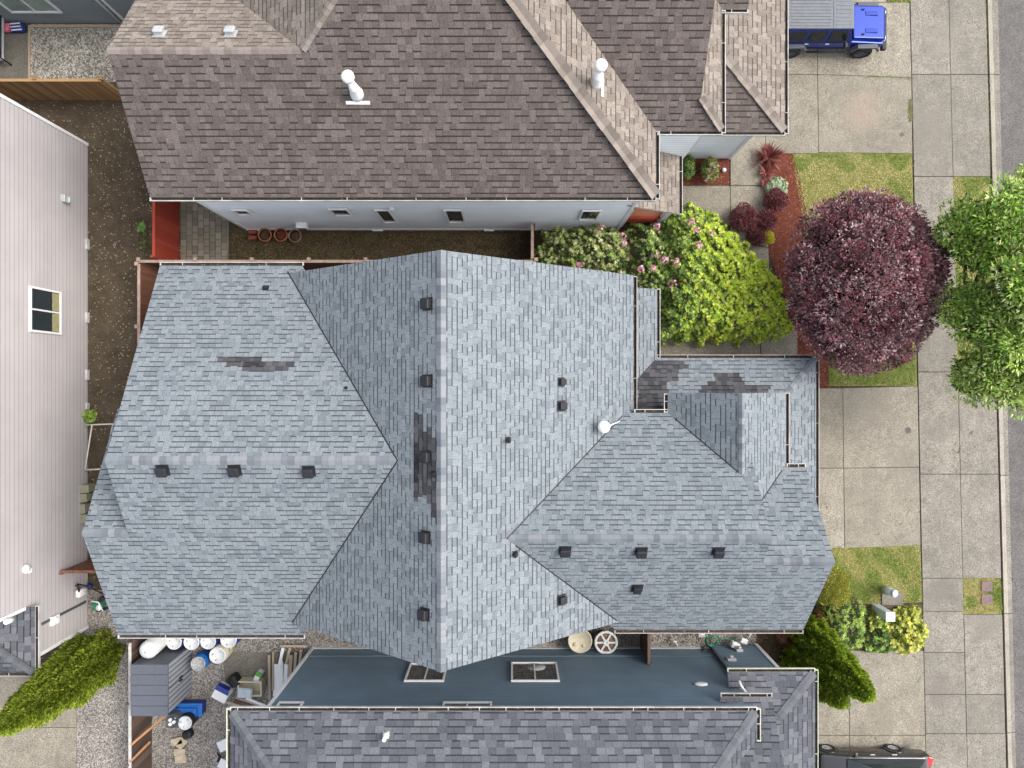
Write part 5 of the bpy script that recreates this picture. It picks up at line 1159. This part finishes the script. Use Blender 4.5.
# street tree at the right edge
gc = [(.22, .40, .05), (.34, .54, .08), (.58, .74, .17), (.80, .88, .36), (.13, .25, .04), (.46, .66, .12)]
SV, SC = [], []
for px, py, z, r, n in ((965, 232, 5.2, 1.0, 2600), (985, 246, 5.6, 1.0, 2600), (1012, 222, 6.4, 1.25, 2800), (1035, 200, 6.2, 1.2, 2500), (964, 306, 5.2, .9, 2300), (990, 322, 5.8, .95, 2600), (1018, 330, 6.3, 1.25, 2800), (975, 375, 4.9, .8, 1700), (1002, 372, 5.6, 1.0, 2300), (1025, 385, 5.2, .9, 1800), (1022, 275, 6.4, .7, 2600), (1045, 290, 7.2, 1.5, 3500), (1060, 350, 6.4, 1.5, 2800), (1060, 235, 6.4, 1.4, 2800), (1085, 290, 6, 1.6, 2600)):
    c = P(px, py, z)
    v1, c1 = clumped(c.x, c.y, z, r * .74, r * .74, r * .6, int(40 * r * r), .34, 70, gc, -.1, .20, .06, .18, .4, .2); SV.append(v1); SC.append(c1)
    v1, c1 = sprigs([(c.x, c.y, z - .35, r * .7, r * .7, r * .5, int(700 * r * r))], [(.07, .14, .025), (.11, .19, .035)], .2, .1, .1, .8); SV.append(v1); SC.append(c1)  # inner leaves coloured dark: deep shade between clumps put into their colour
V, Cc = np.concatenate(SV), np.concatenate(SC)
tb = P(1040, 290); plant('street_tree', (17.6, 3.2, 0), 'green street tree overhanging the kerb at the right edge', 'tree', V, Cc, None, [(17.6, 3.2, 2.6)] + [tuple(P(a, b, z)) for a, b, z in ((968, 240, 5), (1010, 225, 6), (972, 306, 5), (1015, 330, 6), (990, 372, 5), (1050, 290, 6.5), (1070, 230, 6))], crown='crown', stemname='trunk', sr=.14)
# rhododendrons
yg = [(.54, .66, .04), (.64, .74, .07), (.36, .52, .035), (.72, .80, .14)]
dg = [(.15, .26, .04), (.27, .42, .07), (.09, .17, .025), (.42, .54, .13)]
ol = [(.38, .43, .15), (.55, .57, .26), (.24, .31, .08), (.66, .64, .34), (.18, .24, .06)]
def shrub_lobes(spec, n, cols, zt, f=.72):
    out = []
    for px, py, rp in spec:
        c = P(px, py, zt); r = rp / 25.5; z = zt - r * .35 + random.uniform(-.25, .15)
        out.append((c.x, c.y, z, r, r, r * .7, n)); out[-1] += (cols,)
    return out
random.seed(5)
WP = lambda poly, z: [tuple(P(x, y, z))[:2] for x, y in poly]
def lime(X_, Y_, n):
    px = 512 + X_ * 25; f = np.clip((px - 655) / 85, .1, .99) + rng.normal(0, .22, n)
    return np.where((f > .5)[:, None], pal(yg, n, .1, .14), pal(dg, n, .1, .2))
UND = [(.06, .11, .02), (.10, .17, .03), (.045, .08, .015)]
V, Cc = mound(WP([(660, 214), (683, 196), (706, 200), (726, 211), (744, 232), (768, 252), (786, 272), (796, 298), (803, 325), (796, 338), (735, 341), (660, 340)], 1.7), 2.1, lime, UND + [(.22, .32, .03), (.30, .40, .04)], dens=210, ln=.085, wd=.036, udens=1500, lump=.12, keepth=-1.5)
rb_ = P(722, 280)
plant('rhododendron', (rb_.x, rb_.y, 0), 'big bright yellow-green rhododendron beside the front path', 'shrub', V, Cc, None, [(rb_.x, rb_.y, .5)] + [tuple(P(x, y, 1.5)) for x, y in ((680, 230), (680, 310), (740, 300), (770, 320), (720, 250), (700, 280))], sr=.07)
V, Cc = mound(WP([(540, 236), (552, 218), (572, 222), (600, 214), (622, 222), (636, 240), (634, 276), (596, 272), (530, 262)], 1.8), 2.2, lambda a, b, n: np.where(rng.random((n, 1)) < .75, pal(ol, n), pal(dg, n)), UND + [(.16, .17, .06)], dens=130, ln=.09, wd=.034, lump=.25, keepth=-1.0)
plant('rhododendron', tuple(P(592, 248)), 'olive green rhododendron between pale blue wall and blue-grey roof', 'shrub', V, Cc, None, [tuple(P(592, 248, .5))] + [tuple(P(x, y, 1.5)) for x, y in ((560, 230), (560, 260), (625, 245), (600, 265))], sr=.06)
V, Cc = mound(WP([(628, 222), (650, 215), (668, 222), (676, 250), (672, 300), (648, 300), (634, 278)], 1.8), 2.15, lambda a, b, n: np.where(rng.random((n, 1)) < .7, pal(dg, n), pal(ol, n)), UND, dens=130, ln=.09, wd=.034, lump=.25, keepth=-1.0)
plant('rhododendron', tuple(P(650, 250)), 'dark green rhododendron with pink flowers in the middle of the three', 'shrub', V, Cc, None, [tuple(P(650, 250, .5))] + [tuple(P(x, y, 1.5)) for x, y in ((645, 225), (660, 280), (640, 260))], sr=.06)
# flower trusses
pk = [(.58, .22, .30), (.68, .34, .42), (.75, .46, .52), (.50, .15, .24)]
fl = []
for px, py, r in ((600, 228, .16), (623, 236, .14), (624, 243, .14), (655, 255, .16), (664, 260, .15), (675, 261, .17), (666, 259, .1), (672, 284, .18), (691, 222, .15), (699, 245, .15), (657, 226, .13), (641, 269, .13), (579, 265, .12), (697, 230, .1), (712, 233, .08), (653, 268, .1)):
    c = P(px, py, 2.35); fl.append((c.x, c.y, 2.35, r, r, r * .6, 16))
V, Cc = whorls(fl, pk, .055, .05, 5, .3)
o = mesh_quads('flowers', V, Cc, M['leaf_soft'], [x for x in bpy.data.objects if x.name.startswith('rhododendron.002')][0], tuple(P(650, 250)))
def dome(name, px, py, rp, h, cols, label, cat, ln=.07, wd=.03, n=2600, mode='sprig', ry=None, squash=1, group=None, sub=14):
    s = (H - h * .7) / F; c = P(px, py, h * .7); rx = rp * s; ry = (ry or rp) * s
    lb = sublobes(c.x, c.y, h * .42, rx, ry, h * .55, sub, .42, n // sub, .0) + [(c.x, c.y, h * .4, rx * .93, ry * .93, h * .55, n // 2)]
    V, Cc = (sprigs(lb, cols, ln, wd, .6, .6) if mode == 'sprig' else whorls(lb, cols, ln, wd, 6))
    return plant(name, (c.x, c.y, 0), label, cat, V, Cc, None, [(c.x, c.y, h * .3), (c.x + rx * .4, c.y, h * .7), (c.x - rx * .4, c.y + .1, h * .7), (c.x, c.y - ry * .4, h * .7)], group, sr=.03)
bar = [(.18, .045, .055), (.27, .08, .085), (.36, .15, .15), (.12, .03, .035)]
dome('barberry', 745, 217, 14, .95, bar, 'largest round dark red shrub, left one at the end of the front path', 'shrub', n=4000, group='dark red shrubs')
dome('barberry', 767, 219, 10.5, .8, bar, 'small dark red shrub between the largest red shrub and the red mulch', 'shrub', n=2600, group='dark red shrubs')
dome('barberry', 777, 199, 11.5, .85, bar, 'round dark red shrub right below the grey-green rosette plant', 'shrub', n=3000, group='dark red shrubs')
dome('barberry', 758, 234, 10, .6, bar, 'low dark red shrub nearest the tiny yellow shrub', 'shrub', n=2000, group='dark red shrubs')
dome('sedum', 777, 187, 11, .45, [(.42, .52, .36), (.52, .60, .42), (.30, .42, .22)], 'pale grey-green rosette plant above a dark red shrub in the mulch', 'plant', .09, .05, 240, 'whorl')
dome('yellow_shrub', 768, 237, 6.5, .5, [(.7, .62, .04), (.78, .7, .1), (.5, .5, .05)], 'tiny bright yellow shrub at the edge of the red mulch', 'shrub', n=1100)
def spiky(px, py, r, cols, label, k=60):
    c = P(px, py, .4); t = thing('cordyline', (c.x, c.y, 0), label, 'plant', 'red spiky plants'); VV = []; a = rng.uniform(0, 6.28, k); el = rng.uniform(.1, 1.2, k)
    ax = np.stack([np.cos(a) * np.cos(el), np.sin(a) * np.cos(el), np.sin(el)], 1); pos = np.tile([c.x, c.y, .15], (k, 1))
    V = leaf_quads(pos, np.tile([0, 0, 1.], (k, 1)), ax, r * rng.uniform(.7, 1.1, k), np.full(k, .075), .08); mesh_quads('foliage', V, pal(cols, k), M['leaf'], t, (c.x, c.y, 0))
    bm = BM(); tube(bm, [(c.x, c.y, 0), (c.x, c.y, .2)], .04, 8); obj('stem', bm, M['bark'], t)
spiky(770, 156, .75, [(.22, .06, .05), (.32, .11, .08), (.14, .035, .03)], 'red spiky cordyline at the top corner of the mulch bed', 130)
spiky(768, 170, .45, [(.30, .08, .07), (.38, .14, .11)], 'smaller red spiky plant just below the larger cordyline', 60)
spiky(766, 181, .28, [(.30, .07, .06), (.35, .12, .11)], 'smallest red tuft above the pale grey-green rosette plant', 40)
dome('potted_shrub', 711, 168, 8.5, 1.0, [tuple(.7 * x for x in c) for c in dg] + [(.5, .32, .22)], 'green shrub with pinkish tips against the pale blue garage wall', 'shrub', .10, .04, 230, 'whorl', ry=12)
dome('potted_shrub', 689, 166, 6, 1.0, [tuple(.7 * x for x in c) for c in dg], 'narrow dark green shrub in the corner beside the porch roof', 'shrub', .1, .045, 200, 'whorl', ry=12)
dome('weed', 141, 227, 4, .25, [(.2, .42, .10), (.28, .5, .14)], 'small bright green weed on the dirt strip left of the red fence', 'plant', .12, .045, 28, 'whorl', sub=4)
dome('weed', 88, 416, 6.5, .5, dg, 'leafy weed growing at the foot of the off-white wall', 'plant', .12, .06, 110, 'whorl', sub=5)
dome('weed', 143, 241, 5, .12, [(.12, .17, .04), (.2, .22, .08)], 'low patch of dark weeds beside the red fence corner', 'plant', .06, .025, 60, 'whorl', sub=5, ry=14)
# arborvitae
def arbor(base, top, r0, cols, label, h, n, lean=(0, 0)):
    bx, by = base; t = thing('arborvitae', (bx, by, 0), label, 'conifer', 'arborvitae shrubs')
    n = int(n * 1.9)
    zz = rng.beta(1.1, 1.25, n); a = rng.uniform(0, 6.283, n)
    ridge = 1 + .16 * np.sin(a * 6 + zz * 5) + .12 * np.sin(a * 11 - zz * 14) + .09 * np.sin(a * 17 + zz * 31)
    rad = r0 * np.interp(zz, [0, .12, .35, .7, .9, 1], [.75, 1, .98, .68, .36, .06]) * ridge * rng.uniform(.86, 1.03, n)
    cx = bx + (top[0] - bx) * zz; cy = by + (top[1] - by) * zz
    out = np.stack([np.cos(a), np.sin(a), np.zeros(n)], 1)
    pos = np.stack([cx + rad * np.cos(a), cy + rad * np.sin(a), .1 + zz * h], 1)
    ax = out * .55 + np.array([0, 0, 1.0]) + rng.normal(0, .25, (n, 3))
    tang = np.stack([-np.sin(a), np.cos(a), np.zeros(n)], 1) + rng.normal(0, .35, (n, 3))
    nn = unit(np.cross(ax, out * .5 + tang * .5))
    V = leaf_quads(pos, nn, ax, rng.uniform(.09, .22, n), rng.uniform(.028, .055, n), .0); mesh_quads('crown', V, pal(cols, n, .08, .18), M['leaf'], t, (bx, by, 0))
    bm = BM(); tube(bm, [(bx, by, 0), (bx + (top[0] - bx) * .9, by + (top[1] - by) * .9, h * .9)], [r0 * .8 * .12, .02], 8)
    obj('trunk', bm, M['bark'], t)
    bm = BM(); k = 8   # inner mass of dense twigs
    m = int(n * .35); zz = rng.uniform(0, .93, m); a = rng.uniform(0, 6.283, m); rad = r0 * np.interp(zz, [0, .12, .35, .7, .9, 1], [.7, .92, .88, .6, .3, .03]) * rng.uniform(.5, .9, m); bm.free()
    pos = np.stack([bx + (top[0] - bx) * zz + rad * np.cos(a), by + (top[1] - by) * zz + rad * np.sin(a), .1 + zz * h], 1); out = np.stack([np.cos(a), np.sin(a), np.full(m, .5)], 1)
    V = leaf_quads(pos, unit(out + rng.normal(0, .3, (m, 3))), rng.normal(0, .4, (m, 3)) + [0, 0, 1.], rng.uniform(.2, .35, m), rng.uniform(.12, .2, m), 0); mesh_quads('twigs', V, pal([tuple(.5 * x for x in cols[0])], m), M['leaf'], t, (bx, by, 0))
ac = [(.34, .46, .03), (.50, .60, .08), (.15, .23, .018), (.50, .55, .10), (.12, .19, .02)]
ac2 = [(.40, .56, .04), (.60, .74, .10), (.24, .38, .03), (.52, .60, .10), (.11, .19, .018)]
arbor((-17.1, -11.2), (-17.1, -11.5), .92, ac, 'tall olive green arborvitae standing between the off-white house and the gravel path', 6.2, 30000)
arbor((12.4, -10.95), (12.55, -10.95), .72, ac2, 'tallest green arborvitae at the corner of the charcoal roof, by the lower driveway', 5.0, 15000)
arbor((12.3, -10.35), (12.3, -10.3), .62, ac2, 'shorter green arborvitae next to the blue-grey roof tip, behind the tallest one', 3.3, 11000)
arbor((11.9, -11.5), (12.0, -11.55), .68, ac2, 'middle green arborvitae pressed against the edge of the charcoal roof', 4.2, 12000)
# front shrubs on the right
dome('shrub', 836, 588, 17, 1.9, [(.30, .36, .04), (.42, .44, .06), (.38, .24, .04), (.22, .3, .03)], 'rounded green shrub turning orange at its edge, tucked by the blue-grey roof tip', 'shrub', n=5200, ry=20)
dome('heather', 829, 614, 11, .8, [(.42, .22, .09), (.5, .3, .12), (.3, .18, .06)], 'small orange brown shrub between the green shrubs', 'shrub', n=2200)
def bed_shrub(name, poly, zt, cols, und, label, **k):
    w_ = WP(poly, zt * .7); V, Cc = mound(w_, zt, lambda a, b, n: pal(cols, n), und, edge=.4, wob=.05, **k); c = (sum(p[0] for p in w_) / len(w_), sum(p[1] for p in w_) / len(w_), 0)
    return plant(name, c, label, 'shrub', V, Cc, None, [(c[0], c[1], .2), (c[0] + .3, c[1], zt * .7), (c[0] - .3, c[1] + .1, zt * .7), (c[0], c[1] - .3, zt * .7)], None, sr=.03)
fg = [(.24, .38, .05), (.36, .48, .09), (.16, .28, .03), (.44, .52, .14)]
bed_shrub('shrub', [(822, 604), (846, 599), (866, 602), (870, 622), (864, 652), (846, 652), (826, 632)], 1.2, fg, UND, 'fresh green spreading shrub below the orange brown shrub', dens=110, udens=1500, ln=.11, wd=.028)
bed_shrub('shrub', [(866, 630), (880, 626), (893, 632), (896, 652), (882, 657), (864, 651)], .8, dg, UND, 'dark green shrub left of the golden shrub, at the edge of the lower driveway', dens=120, udens=1500, ln=.10, wd=.045)
go = [(.62, .62, .10), (.72, .71, .16), (.45, .50, .07), (.55, .57, .14)]
bed_shrub('yellow_shrub', [(893, 620), (905, 609), (922, 609), (930, 622), (931, 644), (920, 655), (898, 656), (888, 645)], .9, go, [(.16, .24, .03), (.28, .34, .04), (.42, .44, .05)], 'large golden yellow shrub where the bed meets the sidewalk', dens=120, udens=1500, ln=.11, wd=.055)
bed_shrub('yellow_shrub', [(868, 614), (880, 612), (897, 622), (892, 636), (876, 634), (866, 628)], .8, go[:3] + dg[:2], [(.16, .24, .03), (.28, .34, .04)], 'small yellow green shrub left of the boxy utility pedestal', dens=120, udens=1500, ln=.10, wd=.05)
# fern-like brown plant by the side yard
dome('dead_fern', 786, 640, 7, .5, [(.2, .09, .05), (.28, .13, .07)], 'small dead brown fern under the corner of the blue-grey roof', 'plant', .16, .03, 50, 'whorl', sub=4)
# grass
def grass(name, poly, n, cols, label, ln=.06, dry=.5, bias=None):
    pts = [P(*p, 0) for p in poly]; xs = [p.x for p in pts]; ys = [p.y for p in pts]
    X_ = rng.uniform(min(xs), max(xs), n); Y_ = rng.uniform(min(ys), max(ys), n); ins = np.zeros(n, bool); j = len(pts) - 1
    for i in range(len(pts)):
        c = ((ys[i] > Y_) != (ys[j] > Y_)) & (X_ < (xs[j] - xs[i]) * (Y_ - ys[i]) / (ys[j] - ys[i] + 1e-12) + xs[i]); ins ^= c; j = i
    X_, Y_ = X_[ins], Y_[ins]; m = len(X_)
    f = np.sin(X_ * 2.1 + 1.3 * np.sin(Y_ * 1.7)) * np.cos(Y_ * 2.6 + np.sin(X_ * 3.1)) + .5 * np.sin(X_ * 5.7 + Y_ * 4.3) + rng.normal(0, .32, m)
    if bias: f = f * .8 + bias(X_, Y_)
    g_ = (f > dry)[:, None]; c = np.where(g_, pal(cols[0], m), pal(cols[1], m))
    ax = rng.normal(0, .7, (m, 3)); ax[:, 2] = np.abs(ax[:, 2]) * .6 + .35
    V = leaf_quads(np.stack([X_, Y_, np.full(m, .015)], 1), rng.normal(0, .3, (m, 3)) + [0, 0, 1.], ax, ln * rng.uniform(.6, 1.5, m), rng.uniform(.012, .028, m), .1)
    return tag(mesh_quads(name, V, c, M['leaf']), label, 'grass', kind='stuff')
grass('leaf_litter', [(92, 104), (125, 104), (150, 195), (150, 262), (133, 262), (133, 330), (118, 440), (90, 440)], 420, ([(.55, .55, .12), (.30, .38, .08)], [(.62, .56, .42), (.5, .42, .2)]), 'scattered fallen leaves and pale stones on the dirt strip', .09, dry=.2)
gg = [(.19, .30, .03), (.27, .37, .05), (.13, .22, .03)]; gd = [(.62, .53, .22), (.70, .60, .28), (.50, .45, .16), (.38, .38, .10)]
grass('lawn_grass', [(791, 154), (911, 154), (916, 385), (828, 385), (826, 300), (806, 240)], 60000, (gg, gd), 'patchy green and straw coloured lawn around the purple tree', dry=.1, bias=lambda x, y: np.where(y > 9.25 + .3 * np.sin(x * 3), .45, np.where(y < 1.4, 1.2, np.where(x + .5 * np.sin(y * 4) < 14.9, -1.0, -.25))))
grass('lawn_grass', [(826, 548), (919, 547), (921, 601), (870, 603), (826, 600)], 26000, (gg, gd), 'small green and yellow lawn beside the lower part of the driveway', dry=-.1)
grass('verge_grass', [(l2(178) + 1, 178), (l3(178), 178), (l3(393), 393), (l2(393) + 1, 393)], 26000, (gg, gd), 'grass verge under the street tree', dry=.1)
grass('verge_grass', [(l2(579) + 1, 579), (l3(579), 579), (l3(613), 613), (l2(613) + 1, 613)], 7000, (gg, gd), 'small square verge lawn around the two brown meter lids', dry=.2)
grass('verge_grass', [(887, -30), (910, -30), (910, 8), (887, 8)], 4000, (gg, gd), 'scrap of grass above the blue off-road vehicle at the top edge', dry=-.2)
grass('strip_grass', [(232, 234), (520, 234), (520, 260), (232, 260)], 9000, ([(.12, .15, .04), (.2, .18, .06)], [(.22, .17, .08), (.14, .10, .05), (.3, .24, .12)]), 'thin dry weeds on the dark soil strip below the pale blue wall', dry=.4)
for poly in (((865, 76), (912, 78), (912, 79.5), (865, 78)), ((908, 100), (911, 100), (911, 122), (908, 122)), ((l3(2) - 1, 2), (l3(2) + 1, 2), (l3(170) + 1, 170), (l3(170) - 1, 170))):
    grass('joint_weeds', poly, 2600, ([(.25, .33, .04), (.34, .40, .06)], [(.25, .33, .04), (.40, .40, .12)]), 'thin line of moss and weeds in a paving joint', .07)
